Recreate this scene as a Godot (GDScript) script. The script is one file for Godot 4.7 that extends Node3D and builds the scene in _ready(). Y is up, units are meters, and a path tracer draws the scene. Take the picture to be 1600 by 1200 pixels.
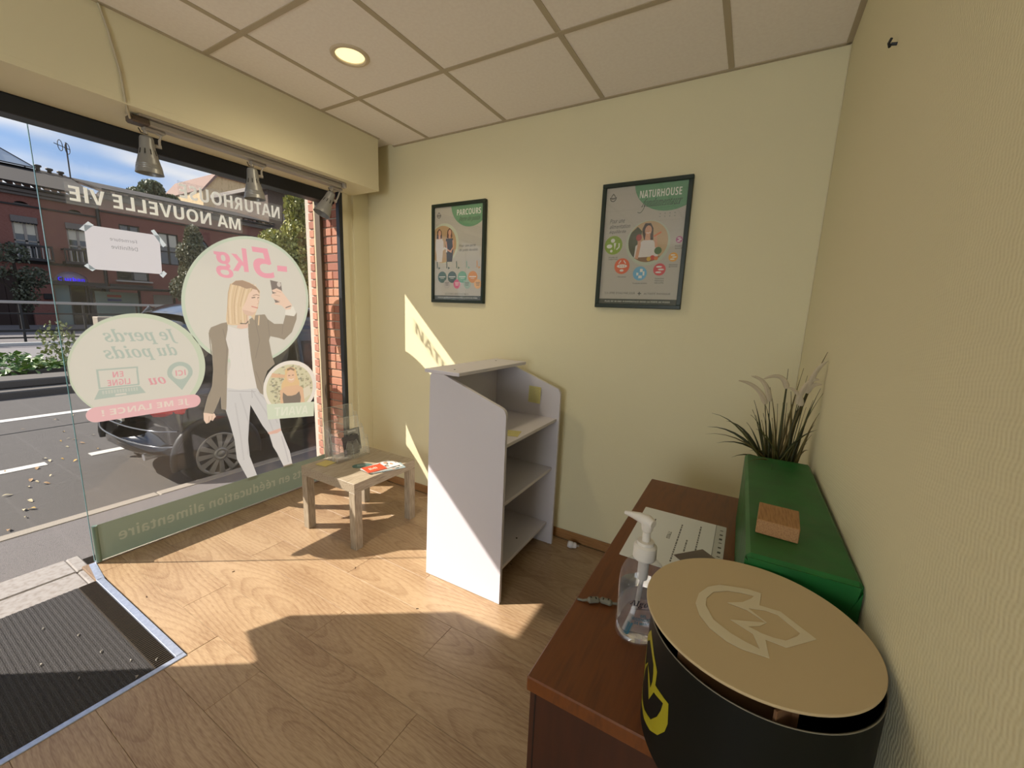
extends Node3D

const GX := -0.56      # plane of the shop window
const RW := 2.557      # right wall
const CH := 2.538      # ceiling height
const DT := 0.77       # desk top
const HARD := 99
var rng := RandomNumberGenerator.new()
var M := {}


func _ready():
	rng.seed = 7
	# ---- camera
	var cam := Camera3D.new()
	cam.name = "camera"
	cam.fov = rad_to_deg(2.0 * atan(600.0 / 639.086))
	cam.near = 0.02
	cam.far = 300.0
	cam.transform = Transform3D(Basis(Vector3.UP, 0.5189) * Basis(Vector3.RIGHT, -0.1756) * Basis(Vector3.BACK, 0.0384), Vector3(2.3412, 1.4204, 2.2859))
	add_child(cam)
	# ---- sky, sun, exposure
	var env := Environment.new()
	env.background_mode = Environment.BG_SKY
	env.sky = Sky.new()
	var pano := PanoramaSkyMaterial.new()
	pano.panorama = sky_picture()
	pano.energy_multiplier = 1.0
	env.sky.sky_material = pano
	env.tonemap_mode = Environment.TONE_MAPPER_LINEAR
	env.tonemap_exposure = 1.0
	env.sdfgi_enabled = true
	env.ssao_enabled = true
	env.ssil_enabled = true
	var we := WorldEnvironment.new()
	we.name = "world_environment"
	we.environment = env
	add_child(we)
	var sun := DirectionalLight3D.new()
	sun.name = "sun"
	sun.light_color = Color(1.0, 0.965, 0.91)
	sun.light_energy = 3.0
	sun.light_angular_distance = 0.5
	sun.shadow_enabled = true
	sun.sky_mode = DirectionalLight3D.SKY_MODE_LIGHT_ONLY
	sun.look_at_from_position(Vector3.ZERO, Vector3(1.42, -1.42, -1.0))
	add_child(sun)
	# ---- everything else
	materials()
	room()
	shop_front()
	ceiling_lamps()
	track_lights()
	lectern()
	coffee_table()
	desk_things()
	wall_things()
	window_prints()
	street()
	facades()
	greenery()
	parked_car()


func sky_picture() -> ImageTexture:
	var w := 1024
	var h := 512
	var im := Image.create(w, h, false, Image.FORMAT_RGBF)
	var n := FastNoiseLite.new()
	n.seed = 11
	n.noise_type = FastNoiseLite.TYPE_SIMPLEX
	n.frequency = 1.0
	n.fractal_type = FastNoiseLite.FRACTAL_FBM
	n.fractal_octaves = 5
	for y in h:
		var up := sin(PI * (0.5 - (y + 0.5) / h))
		for x in w:
			if up <= 0.0:
				im.set_pixel(x, y, Color(0.36, 0.35, 0.34))
				continue
			var a := TAU * x / w
			var c := sqrt(1.0 - up * up)
			var k := 1.0 / (up + 0.18)
			var p := Vector3(cos(a) * c * k, 0.0, sin(a) * c * k)
			var v := n.get_noise_3d(p.x * 0.85, 3.0 + up * 1.3, p.z * 2.3)
			var cl := smoothstep(-0.42, 0.24, v)
			var blue := Color(0.14, 0.34, 0.78).lerp(Color(0.46, 0.64, 0.90), pow(1.0 - up, 2.2))
			im.set_pixel(x, y, blue.lerp(Color(0.90, 0.91, 0.93), cl * 0.92))
	return ImageTexture.create_from_image(im)


# ------------------------------------------------------------------ nodes
func tag(o: Node, label := "", category := "", group := "", kind := ""):
	if label: o.set_meta("label", label)
	if category: o.set_meta("category", category)
	if group: o.set_meta("group", group)
	if kind: o.set_meta("kind", kind)
	return o


var taken := {}
func numbered(called: String) -> String:
	if not taken.has(called):
		taken[called] = 0
		return called
	taken[called] += 1
	return "%s_%03d" % [called, taken[called]]


func thing(called: String, label: String, category: String, at := Vector3.ZERO, turn := 0.0, group := "") -> Node3D:
	var o := Node3D.new()
	o.name = numbered(called)
	o.position = at
	o.rotation.y = turn
	add_child(o, true)
	tag(o, label, category, group)
	return o


func obj(called: String, shape, mat: Material, parent: Node = self) -> MeshInstance3D:
	var o := MeshInstance3D.new()
	var nm := called
	if parent == self:
		nm = numbered(called)
	else:
		var k := 0
		while parent.has_node(NodePath(nm)):
			k += 1
			nm = "%s_%03d" % [called, k]
	o.name = nm
	if shape is SurfaceTool:
		o.mesh = (shape as SurfaceTool).commit()
	else:
		o.mesh = shape
	o.material_override = mat
	parent.add_child(o, true)
	return o


func struct(called: String, shape, mat: Material) -> MeshInstance3D:
	return tag(obj(called, shape, mat), "", "", "", "structure")


# ------------------------------------------------------------------ shapes
func mb() -> SurfaceTool:
	var st := SurfaceTool.new()
	st.begin(Mesh.PRIMITIVE_TRIANGLES)
	st.set_smooth_group(-1)
	return st


func fin(st: SurfaceTool, tangents := false) -> SurfaceTool:
	st.generate_normals()
	return st


func tri(st: SurfaceTool, a: Vector3, b: Vector3, c: Vector3, out: Vector3):
	if (b - a).cross(c - a).dot(out) > 0.0:
		st.add_vertex(a); st.add_vertex(c); st.add_vertex(b)
	else:
		st.add_vertex(a); st.add_vertex(b); st.add_vertex(c)


func quad(st: SurfaceTool, a: Vector3, b: Vector3, c: Vector3, d: Vector3, out: Vector3):
	tri(st, a, b, c, out)
	tri(st, a, c, d, out)


# a box between two corners with chamfered edges
func cbox(st: SurfaceTool, lo: Vector3, hi: Vector3, b := 0.0, xf := Transform3D.IDENTITY):
	var c := (lo + hi) / 2.0
	var h := (hi - lo) / 2.0
	var p := func(s: Vector3, axis: int) -> Vector3:
		var q := Vector3(s.x * (h.x - b), s.y * (h.y - b), s.z * (h.z - b))
		q[axis] = s[axis] * h[axis]
		return xf * (c + q)
	var mid := xf * c
	for axis in 3:
		var u := (axis + 1) % 3
		var v := (axis + 2) % 3
		for s in [-1.0, 1.0]:
			var q := []
			for k in [[-1, -1], [1, -1], [1, 1], [-1, 1]]:
				var sg := Vector3.ZERO
				sg[axis] = s; sg[u] = k[0]; sg[v] = k[1]
				q.append(p.call(sg, axis))
			var out: Vector3 = (q[0] + q[2]) / 2.0 - mid
			quad(st, q[0], q[1], q[2], q[3], out)
		if b > 0.0:
			for k in [[-1, -1], [1, -1], [1, 1], [-1, 1]]:
				var s0 := Vector3.ZERO
				s0[u] = k[0]; s0[v] = k[1]
				var s1 := s0
				s0[axis] = -1; s1[axis] = 1
				var a: Vector3 = p.call(s0, u)
				var bb: Vector3 = p.call(s1, u)
				var cc: Vector3 = p.call(s1, v)
				var d: Vector3 = p.call(s0, v)
				quad(st, a, bb, cc, d, (a + cc) / 2.0 - mid)
	if b > 0.0:
		for i in 8:
			var s := Vector3(-1 if i & 1 else 1, -1 if i & 2 else 1, -1 if i & 4 else 1)
			var a: Vector3 = p.call(s, 0)
			var bb: Vector3 = p.call(s, 1)
			var cc: Vector3 = p.call(s, 2)
			tri(st, a, bb, cc, (a + bb + cc) / 3.0 - mid)


func box(lo: Vector3, hi: Vector3, b := 0.0, xf := Transform3D.IDENTITY) -> SurfaceTool:
	var st := mb()
	cbox(st, lo, hi, b, xf)
	return fin(st)


# rows of points joined by smooth quads; out points away from the middle of the rows
func sheet(st: SurfaceTool, rows: Array, closed := true, flip := false, group := 0):
	st.set_smooth_group(group)
	for i in rows.size() - 1:
		var a: PackedVector3Array = rows[i]
		var b: PackedVector3Array = rows[i + 1]
		var n := a.size()
		for k in (n if closed else n - 1):
			var j := (k + 1) % n
			var q := [a[k], a[j], b[j], b[k]]
			if flip: q.reverse()
			if not (q[0] as Vector3).is_equal_approx(q[1]) :
				st.add_vertex(q[0]); st.add_vertex(q[2]); st.add_vertex(q[1])
			if not (q[2] as Vector3).is_equal_approx(q[3]):
				st.add_vertex(q[0]); st.add_vertex(q[3]); st.add_vertex(q[2])
	st.set_smooth_group(-1)


# profile: (radius, height) from bottom to top round the y axis
func lathe(st: SurfaceTool, prof: Array, segs := 32, xf := Transform3D.IDENTITY, squash := Vector2.ONE, group := 0):
	var rows := []
	for p in prof:
		var row := PackedVector3Array()
		for k in segs:
			var a := TAU * k / segs
			row.append(xf * Vector3(p.x * cos(a) * squash.x, p.y, -p.x * sin(a) * squash.y))
		rows.append(row)
	if group == HARD:   # round about, sharp between the bands
		for i in rows.size() - 1:
			sheet(st, [rows[i], rows[i + 1]], true, false, i + 1)
	else:
		sheet(st, rows, true, false, group)


func tube(st: SurfaceTool, path: Array, rad, sides := 8, caps := true):
	var rows := []
	var n := path.size()
	var side := Vector3.ZERO
	for i in n:
		var t: Vector3 = (path[mini(i + 1, n - 1)] - path[maxi(i - 1, 0)]).normalized()
		if side == Vector3.ZERO:
			side = t.cross(Vector3.UP if absf(t.y) < 0.9 else Vector3.RIGHT).normalized()
		side = (side - t * side.dot(t)).normalized()
		var up := side.cross(t)
		var r: float = rad if rad is float else rad[i]
		var row := PackedVector3Array()
		for k in sides:
			var a := TAU * k / sides
			row.append(path[i] + (side * cos(a) + up * sin(a)) * r)
		rows.append(row)
	sheet(st, rows, true, true)
	if caps:
		for e in [0, n - 1]:
			var out: Vector3 = (path[0] - path[1]) if e == 0 else (path[n - 1] - path[n - 2])
			for k in range(1, sides - 1):
				tri(st, rows[e][0], rows[e][k], rows[e][k + 1], out)


# a flat outline in x, y pushed out along z from 0 to depth
func prism(st: SurfaceTool, poly: PackedVector2Array, depth: float, xf := Transform3D.IDENTITY, smooth_side := false):
	var idx := Geometry2D.triangulate_polygon(poly)
	var back := xf.basis * Vector3(0, 0, -1) * signf(depth)
	for i in range(0, idx.size(), 3):
		var t := []
		for k in 3:
			t.append(Vector3(poly[idx[i + k]].x, poly[idx[i + k]].y, 0))
		tri(st, xf * t[0], xf * t[1], xf * t[2], back)
		var f := Vector3(0, 0, depth)
		tri(st, xf * (t[0] + f), xf * (t[1] + f), xf * (t[2] + f), -back)
	if smooth_side: st.set_smooth_group(1)
	var turn := 1.0 if Geometry2D.is_polygon_clockwise(poly) else -1.0
	for i in poly.size():
		var p := poly[i]
		var q := poly[(i + 1) % poly.size()]
		var o2 := Vector2(-(q - p).y, (q - p).x) * turn
		var out := xf.basis * Vector3(o2.x, o2.y, 0)
		quad(st, xf * Vector3(p.x, p.y, 0), xf * Vector3(q.x, q.y, 0), xf * Vector3(q.x, q.y, depth), xf * Vector3(p.x, p.y, depth), out)
	st.set_smooth_group(-1)


func pts(list: Array, k := 1.0) -> PackedVector2Array:
	var a := PackedVector2Array()
	for i in range(0, list.size(), 2):
		a.append(Vector2(list[i], list[i + 1]) * k)
	return a


func ellipse(c: Vector2, a: float, b: float, n := 48, from := 0.0, to := TAU) -> PackedVector2Array:
	var p := PackedVector2Array()
	for i in n:
		var t := from + (to - from) * i / (n if absf(to - from) > 6.28 else n - 1)
		p.append(c + Vector2(cos(t) * a, sin(t) * b))
	return p


# rounded rectangle
func rrect(r: Rect2, rad: float, n := 5) -> PackedVector2Array:
	var p := PackedVector2Array()
	var cs := [r.position + Vector2(r.size.x - rad, rad), r.end - Vector2(rad, rad), r.position + Vector2(rad, r.size.y - rad), r.position + Vector2(rad, rad)]
	for k in 4:
		for i in n:
			var t := -PI / 2 + k * PI / 2 + (PI / 2) * i / (n - 1)
			p.append(cs[k] + Vector2(cos(t), sin(t)) * rad)
	return p


# corners of a path rounded off
func smooth(list: Array, per := 4, closed := true) -> PackedVector2Array:
	var p := pts(list)
	var out := PackedVector2Array()
	var n := p.size()
	for i in (n if closed else n - 1):
		var a := p[(i - 1 + n) % n] if closed or i > 0 else p[0]
		var b := p[i]
		var c := p[(i + 1) % n]
		var d := p[(i + 2) % n] if closed or i + 2 < n else p[n - 1]
		for k in per:
			out.append(b.cubic_interpolate(c, a, d, float(k) / per))
	if not closed:
		out.append(p[n - 1])
	return out


func lettering(text: String, serif := false, bold := true) -> Array:
	var f := SystemFont.new()
	f.font_names = PackedStringArray(["Droid Serif" if serif else "Droid Sans"])
	f.font_weight = 700 if bold else 400
	var t := TextMesh.new()
	t.text = text
	t.font = f
	t.font_size = 64
	t.pixel_size = 0.01
	t.depth = 0.0
	t.curve_step = 1.0
	t.uppercase = false
	var a := t.get_mesh_arrays()
	var v: PackedVector3Array = a[Mesh.ARRAY_VERTEX]
	var nn: PackedVector3Array = a[Mesh.ARRAY_NORMAL]
	var idx = a[Mesh.ARRAY_INDEX]
	var out := []
	var lo := Vector2(1e9, 1e9)
	var hi := -lo
	for i in range(0, idx.size(), 3):
		if nn[idx[i]].z < 0.5:
			continue
		var q := PackedVector2Array()
		for k in 3:
			var p := v[idx[i + k]]
			q.append(Vector2(p.x, p.y))
			lo = lo.min(q[k])
			hi = hi.max(q[k])
		out.append(q)
	for i in out.size():
		for k in 3:
			out[i][k] = (out[i][k] - lo) / (hi - lo)
	return out   # triangles in a unit box, y up


# solid letters standing in a box of the plane of xf (x right, y up), a little thick
func letters(st: SurfaceTool, text: String, r: Rect2, xf: Transform3D, thick := 0.0004, slant := 0.0, serif := false, bold := true):
	for t in lettering(text, serif, bold):
		var q := []
		for k in 3:
			var p: Vector2 = t[k] * r.size
			q.append(Vector3(r.position.x + p.x + slant * p.y, r.position.y + p.y, 0))
		var f := Vector3(0, 0, thick)
		tri(st, xf * q[0], xf * q[1], xf * q[2], xf.basis * Vector3(0, 0, -1))
		tri(st, xf * (q[0] + f), xf * (q[1] + f), xf * (q[2] + f), xf.basis * Vector3(0, 0, 1))


# ------------------------------------------------------------------ flat print, drawn into a picture twice the size and shrunk
class Print:
	var im: Image
	var k: float
	var size: Vector2
	var wash := 0.0
	var veil := Color(0.80, 0.79, 0.755)

	func _init(w: float, h: float, per_unit: float, back: Color):
		size = Vector2(w, h)
		k = per_unit * 2.0
		im = Image.create(int(ceil(w * k)), int(ceil(h * k)), false, Image.FORMAT_RGB8)
		im.fill(back)

	# even-odd fill of one or more outlines; x right, y down, in units
	func fill(polys: Array, ink: Color):
		var col := ink.lerp(veil, wash)
		var rows := {}
		var hh := im.get_height()
		for p in polys:
			var n: int = p.size()
			for i in n:
				var a: Vector2 = p[i] * k
				var b: Vector2 = p[(i + 1) % n] * k
				if a.y > b.y:
					var t := a
					a = b
					b = t
				var y0 := maxi(0, int(ceil(a.y - 0.5)))
				var y1 := mini(hh - 1, int(ceil(b.y - 0.5)) - 1)
				if y1 < y0:
					continue
				var dx := (b.x - a.x) / (b.y - a.y)
				for y in range(y0, y1 + 1):
					var x := a.x + (y + 0.5 - a.y) * dx
					if rows.has(y):
						rows[y].append(x)
					else:
						rows[y] = [x]
		for y in rows:
			var xs: Array = rows[y]
			xs.sort()
			for i in range(0, xs.size() - 1, 2):
				var x0 := int(round(xs[i]))
				var x1 := int(round(xs[i + 1]))
				if x1 > x0:
					im.fill_rect(Rect2i(x0, y, x1 - x0, 1), col)

	func one(p: PackedVector2Array, col: Color):
		fill([p], col)

	func rect(r: Rect2, col: Color):
		im.fill_rect(Rect2i(r.position * k, r.size * k), col.lerp(veil, wash))

	func line(p: PackedVector2Array, w: float, col: Color):
		for i in p.size() - 1:
			var a := p[i]
			var b := p[i + 1]
			var n := (b - a).normalized().orthogonal() * w / 2
			var e := (b - a).normalized() * w / 3
			fill([PackedVector2Array([a + n - e, b + n + e, b - n + e, a - n - e])], col)

	# tris from lettering(); r in units, y down
	func text(tris: Array, r: Rect2, col: Color, slant := 0.0, turn := 0.0, mirrored := false):
		var c := r.get_center()
		for t in tris:
			var q := PackedVector2Array()
			for p in t:
				var u := Vector2(p.x - 0.5, 0.5 - p.y) * r.size
				u.x -= slant * u.y
				if mirrored: u.x = -u.x
				q.append(c + u.rotated(turn))
			fill([q], col)

	func texture() -> ImageTexture:
		im.resize(im.get_width() / 2, im.get_height() / 2, Image.INTERPOLATE_BILINEAR)
		return ImageTexture.create_from_image(im)


# a thin flat piece with its print: outline in units of the print (x right, y down); xf puts x right, y up, z towards the reader
func printed(poly: PackedVector2Array, size: Vector2, xf: Transform3D, thick := 0.0006) -> SurfaceTool:
	var st := mb()
	var idx := Geometry2D.triangulate_polygon(poly)
	for side in ([0.0, 1.0] if thick > 0.0 else [1.0]):
		for i in range(0, idx.size(), 3):
			var o := [0, 1, 2]
			var a := poly[idx[i]]
			var b := poly[idx[i + 1]]
			var c := poly[idx[i + 2]]
			if ((b - a).cross(c - a) < 0.0) != (side == 0.0):
				o = [0, 2, 1]
			for k in o:
				var p := poly[idx[i + k]]
				st.set_uv(p / size)
				st.add_vertex(xf * Vector3(p.x, -p.y, thick * side))
	for i in (poly.size() if thick > 0.0 else 0):
		var p := poly[i]
		var q := poly[(i + 1) % poly.size()]
		for v in [[p, 0], [q, 0], [q, 1], [p, 0], [q, 1], [p, 1]]:
			st.set_uv(v[0] / size)
			st.add_vertex(xf * Vector3(v[0].x, -v[0].y, thick * v[1]))
	return fin(st)


func print_mat(pic: Print, rough := 0.6, through := 0.0) -> StandardMaterial3D:
	var m := StandardMaterial3D.new()
	m.albedo_texture = pic.texture()
	m.roughness = rough
	if through > 0.0:
		m.backlight_enabled = true
		m.backlight = Color(through, through, through)
	return m


func mat(c: Color, rough := 0.6, metal := 0.0, spec := 0.5) -> StandardMaterial3D:
	var m := StandardMaterial3D.new()
	m.albedo_color = c
	m.roughness = rough
	m.metallic = metal
	m.metallic_specular = spec
	return m


func pane(alpha := 0.04, c := Color(1, 1, 1)) -> StandardMaterial3D:
	var m := StandardMaterial3D.new()
	m.albedo_color = Color(c, alpha)
	m.transparency = BaseMaterial3D.TRANSPARENCY_ALPHA
	m.roughness = 0.0
	m.metallic_specular = 0.4
	return m


func noise_tex(freq: float, ramp: Array, seed_ := 1, size := 512, octaves := 4, stretch := 1, normal := false) -> NoiseTexture2D:
	var n := FastNoiseLite.new()
	n.seed = seed_
	n.frequency = freq
	n.fractal_octaves = octaves
	var t := NoiseTexture2D.new()
	t.width = size
	t.height = size
	t.seamless = true
	t.noise = n
	t.generate_mipmaps = false
	if normal:
		t.as_normal_map = true
	elif ramp.size():
		var g := Gradient.new()
		g.offsets = PackedFloat32Array([])
		g.colors = PackedColorArray([])
		var offs := PackedFloat32Array()
		var cols := PackedColorArray()
		for i in ramp.size():
			offs.append(float(i) / (ramp.size() - 1))
			cols.append(ramp[i])
		g.offsets = offs
		g.colors = cols
		t.color_ramp = g
	return t


func grained(ramp: Array, freq: float, scale: Vector3, rough := 0.6, seed_ := 1, world := true) -> StandardMaterial3D:
	var m := StandardMaterial3D.new()
	m.albedo_texture = noise_tex(freq, ramp, seed_)
	m.uv1_triplanar = true
	m.uv1_world_triplanar = world
	m.uv1_scale = scale
	m.roughness = rough
	return m


func rel(m: StandardMaterial3D, tex: Texture2D, cm: float):
	m.heightmap_enabled = true
	m.heightmap_texture = tex
	m.heightmap_scale = cm
	return m


func grey_picture(n: int, f: Callable) -> ImageTexture:
	var im := Image.create(n, n, false, Image.FORMAT_L8)
	for y in n:
		for x in n:
			var v: float = f.call(float(x) / n, float(y) / n)
			im.set_pixel(x, y, Color(v, v, v))
	return ImageTexture.create_from_image(im)


# plain-sawn wood: growth rings cut at a shallow, slowly wandering depth, and fine pores along the grain
func wood_picture(w: int, h: int, bands: int, light: Color, dark: Color, rings: float, seed_: int) -> ImageTexture:
	var im := Image.create(w, h, false, Image.FORMAT_RGB8)
	var n := FastNoiseLite.new()
	n.seed = seed_
	n.frequency = 1.0
	n.noise_type = FastNoiseLite.TYPE_PERLIN
	n.fractal_type = FastNoiseLite.FRACTAL_NONE
	var bh := float(h) / bands
	for b in bands:
		var cy: float = [0.35, 0.72, 0.5, 0.15][b % 4]
		for x in w:
			var ang := TAU * float(x) / w
			var cu := cos(ang)
			var su := sin(ang)
			var d := 0.34 + 0.62 * n.get_noise_3d(cu * 0.26 + 4.0, su * 0.26, b * 7.3)
			var bend := 0.10 * n.get_noise_3d(cu * 0.5, su * 0.5 + 9.0, b * 3.1)
			for yy in int(bh):
				var v := yy / bh - cy + bend
				var wob := n.get_noise_3d(cu * 1.3, su * 1.3 + b * 5.0, v * 3.0) * 0.035
				var t := fposmod((sqrt(v * v + d * d) + wob) * rings, 1.0)
				var line := smoothstep(0.45, 0.90, t) * (1.0 - smoothstep(0.90, 1.0, t))
				var pore := n.get_noise_3d(cu * 7.0, su * 7.0 + b * 3.0, v * 75.0)
				var tone := n.get_noise_3d(cu * 0.6 + 20.0, su * 0.6, v * 2.0 + b)
				im.set_pixel(x, int(b * bh) + yy, light.lerp(dark, clampf(line * 0.26 + pore * 0.40 + tone * 0.36 + 0.20, 0.0, 1.0)))
	return ImageTexture.create_from_image(im)


func materials():
	M.beech = wood_picture(1024, 768, 4, Color(0.675, 0.575, 0.455), Color(0.49, 0.375, 0.275), 13.0, 5)
	var weave := grey_picture(128, func(u, v): return 0.5 + 0.25 * sin(TAU * (u * 4.0 + v * 4.0)) * (0.6 + 0.4 * sin(TAU * (u * 12.0 - v * 8.0))) + 0.2 * sin(TAU * v * 16.0) * sin(TAU * u * 8.0))
	var wall := mat(Color(0.89, 0.86, 0.725), 0.85, 0.0, 0.35)
	wall.uv1_triplanar = true
	wall.uv1_world_triplanar = true
	wall.uv1_scale = Vector3.ONE * 32.0
	M.wall = rel(wall, weave, 0.055)
	var rib := grey_picture(128, func(u, v): return 0.5 + 0.22 * sin(TAU * (u * 9.0 + 0.25 * sin(TAU * v * 2.0))) + 0.12 * sin(TAU * (v * 5.0 + u * 3.0)) * sin(TAU * u * 4.0) + 0.1 * sin(TAU * (v * 13.0 - u * 2.0)))
	var wr: StandardMaterial3D = wall.duplicate()
	wr.uv1_scale = Vector3.ONE * 14.0
	M.wall_right = rel(wr, rib, 0.045)
	M.paint = mat(Color(0.875, 0.84, 0.715), 0.7)
	M.tile = grained([Color(0.94, 0.91, 0.885), Color(0.965, 0.94, 0.915)], 0.03, Vector3.ONE * 3.0, 0.9)
	M.tbar = mat(Color(0.70, 0.65, 0.56), 0.5)
	M.wood_trim = grained([Color(0.56, 0.40, 0.24), Color(0.66, 0.49, 0.31)], 0.02, Vector3(0.6, 8.0, 0.6), 0.5)
	M.alu = mat(Color(0.78, 0.79, 0.82), 0.35, 0.85)
	M.white = mat(Color(0.86, 0.85, 0.87), 0.5)
	M.dark_metal = mat(Color(0.12, 0.135, 0.165), 0.45, 0.0)
	M.brown_metal = mat(Color(0.36, 0.30, 0.23), 0.5, 0.1)
	M.black = mat(Color(0.02, 0.02, 0.022), 0.5)
	M.glass = pane(0.018)
	M.mortar = grained([Color(0.70, 0.66, 0.60), Color(0.80, 0.77, 0.72)], 0.05, Vector3.ONE * 6.0, 0.95)
	M.bricks = []
	for k in 4:
		var a: Color = [Color(0.68, 0.46, 0.39), Color(0.73, 0.51, 0.42), Color(0.63, 0.42, 0.36), Color(0.76, 0.56, 0.46)][k]
		M.bricks.append(grained([a.darkened(0.22), a, a.lightened(0.12)], 0.06, Vector3.ONE * 5.0, 0.95, 20 + k))
	var lam := StandardMaterial3D.new()
	lam.albedo_texture = M.beech
	lam.roughness = 0.36
	lam.metallic_specular = 0.45
	M.laminate = lam


# one laminate board: top with a small chamfer, its own piece of the grain
func board(x0: float, x1: float, z0: float, z1: float) -> SurfaceTool:
	var st := mb()
	var e := 0.0012
	var y := 0.0
	var lo := Vector2(rng.randf(), float(rng.randi() % 4) / 4.0)
	var put := func(p: Vector3, out: Vector3, list: Array):
		pass
	var uv := func(p: Vector3) -> Vector2:
		return Vector2(lo.x + p.x / 1.28, lo.y + clampf((p.z - z0) / 0.193, 0.02, 0.98) / 4.0)
	var a := [Vector3(x0 + e, y, z0 + e), Vector3(x1 - e, y, z0 + e), Vector3(x1 - e, y, z1 - e), Vector3(x0 + e, y, z1 - e)]
	var b := [Vector3(x0 + 0.0003, y - 0.001, z0 + 0.0003), Vector3(x1 - 0.0003, y - 0.001, z0 + 0.0003), Vector3(x1 - 0.0003, y - 0.001, z1 - 0.0003), Vector3(x0 + 0.0003, y - 0.001, z1 - 0.0003)]
	var c := []
	for p in b: c.append(p + Vector3(0, -0.007, 0))
	var faces := [[a[0], a[1], a[2], a[3]]]
	for i in 4:
		var j := (i + 1) % 4
		faces.append([a[i], b[i], b[j], a[j]])
		faces.append([b[i], c[i], c[j], b[j]])
	for f in faces:
		for k in [0, 1, 2, 0, 2, 3]:
			st.set_uv(uv.call(f[k]))
			st.add_vertex(f[k])
	return fin(st)


func room():
	# floor: slab and boards laid along x
	var slab := mb()
	cbox(slab, Vector3(-0.58, -0.12, -0.25), Vector3(2.8, -0.008, 1.655))
	cbox(slab, Vector3(-0.38, -0.12, 1.655), Vector3(0.503, -0.014, 2.535))
	cbox(slab, Vector3(0.503, -0.12, 1.655), Vector3(2.8, -0.008, 2.535))
	cbox(slab, Vector3(-0.58, -0.12, 2.535), Vector3(2.8, -0.008, 5.2))
	var floor_ := struct("floor", fin(slab), mat(Color(0.20, 0.17, 0.14), 0.9))
	var zs := 1.56 - 0.193 * 8.0
	var row := 0
	for r in range(0, 27):
		var z0: float = zs + 0.193 * r
		var z1: float = z0 + 0.193
		if z0 > 4.9: break
		z0 = maxf(z0, 0.012)
		var shift: float = [0.485, 0.20, 0.845, 0.05, 0.62, 1.0][posmod(8 - r, 6)] if r < 8 else [0.845, 0.35, 0.1, 0.7][(r - 8) % 4]
		var x: float = shift - 1.28 * 2.0
		while x < RW:
			var a := maxf(x, -0.555)
			var b := minf(x + 1.28, RW - 0.005)
			var zb := z1
			if z1 > 1.69 and z0 < 2.53:
				if z0 < 1.66 and a < 0.52:
					if b > 0.52:
						obj("floor_plank", board(0.521, b, z0, z1), M.laminate, floor_)
					b = minf(b, 0.5195)
					zb = 1.668
				else:
					a = maxf(a, 0.521)
			if b - a > 0.02:
				obj("floor_plank", board(a, b, z0, zb), M.laminate, floor_)
			x += 1.28
	# walls
	struct("wall_back", box(Vector3(-0.28, -0.1, -0.2), Vector3(2.85, 2.75, 0.0)), M.wall)
	struct("wall_right", box(Vector3(RW, -0.1, -0.2), Vector3(2.85, 2.75, 5.2)), M.wall_right)
	struct("wall_rear", box(Vector3(-0.9, -0.1, 5.0), Vector3(2.85, 2.75, 5.2)), M.wall)
	struct("trim_1", box(Vector3(RW - 0.005, 0.06, 0.0), Vector3(RW, CH, 0.005), 0.002), M.paint)
	# skirting
	for s in [["baseboard_back", Vector3(-0.28, 0, 0), Vector3(RW, 0.06, 0.012)], ["baseboard_right", Vector3(RW - 0.012, 0, 0.012), Vector3(RW, 0.06, 5.0)]]:
		struct(s[0], box(s[1], s[2], 0.003), M.wood_trim)
	# ceiling: slab, tiles and the grid they rest in
	var ceil_ := struct("ceiling", box(Vector3(-0.9, CH + 0.02, -0.2), Vector3(2.85, CH + 0.2, 5.2)), M.tile)
	var xs := [0.0]
	for k in range(0, 4): xs.append(0.3257 + 0.6 * k)
	xs.append(RW)
	var zz := [0.0]
	for k in range(0, 8): zz.append(0.5808 + 0.6 * k)
	zz.append(5.0)
	for i in xs.size() - 1:
		for j in zz.size() - 1:
			if i == 1 and j == 1:
				obj("ceiling_tile", holed_tile(xs[i], xs[i + 1], zz[j], zz[j + 1], Vector2(0.615, 0.865), 0.082), M.tile, ceil_)
			else:
				obj("ceiling_tile", box(Vector3(xs[i] + 0.008, CH + 0.001, zz[j] + 0.008), Vector3(xs[i + 1] - 0.008, CH + 0.018, zz[j + 1] - 0.008), 0.002), M.tile, ceil_)
	for i in range(1, xs.size() - 1):
		for j in zz.size() - 1:
			obj("ceiling_bar", box(Vector3(xs[i] - 0.012, CH - 0.0015, zz[j] + 0.012), Vector3(xs[i] + 0.012, CH + 0.002, zz[j + 1] - 0.012)), M.tbar, ceil_)
	for j in range(1, zz.size() - 1):
		obj("ceiling_bar", box(Vector3(0.0, CH - 0.002, zz[j] - 0.012), Vector3(RW, CH + 0.002, zz[j] + 0.012)), M.tbar, ceil_)
	for e in [[Vector3(0, CH - 0.003, 0), Vector3(RW, CH + 0.002, 0.018)], [Vector3(RW - 0.02, CH - 0.003, 0), Vector3(RW, CH + 0.002, 5.0)], [Vector3(0, CH - 0.003, 0.147), Vector3(0.016, CH + 0.002, 5.0)]]:
		obj("edge_bar", box(e[0], e[1]), M.tbar, ceil_)


func tube_bar(path: Array, r: float) -> SurfaceTool:
	var st := mb()
	tube(st, path, r, 8)
	return fin(st)


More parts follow.
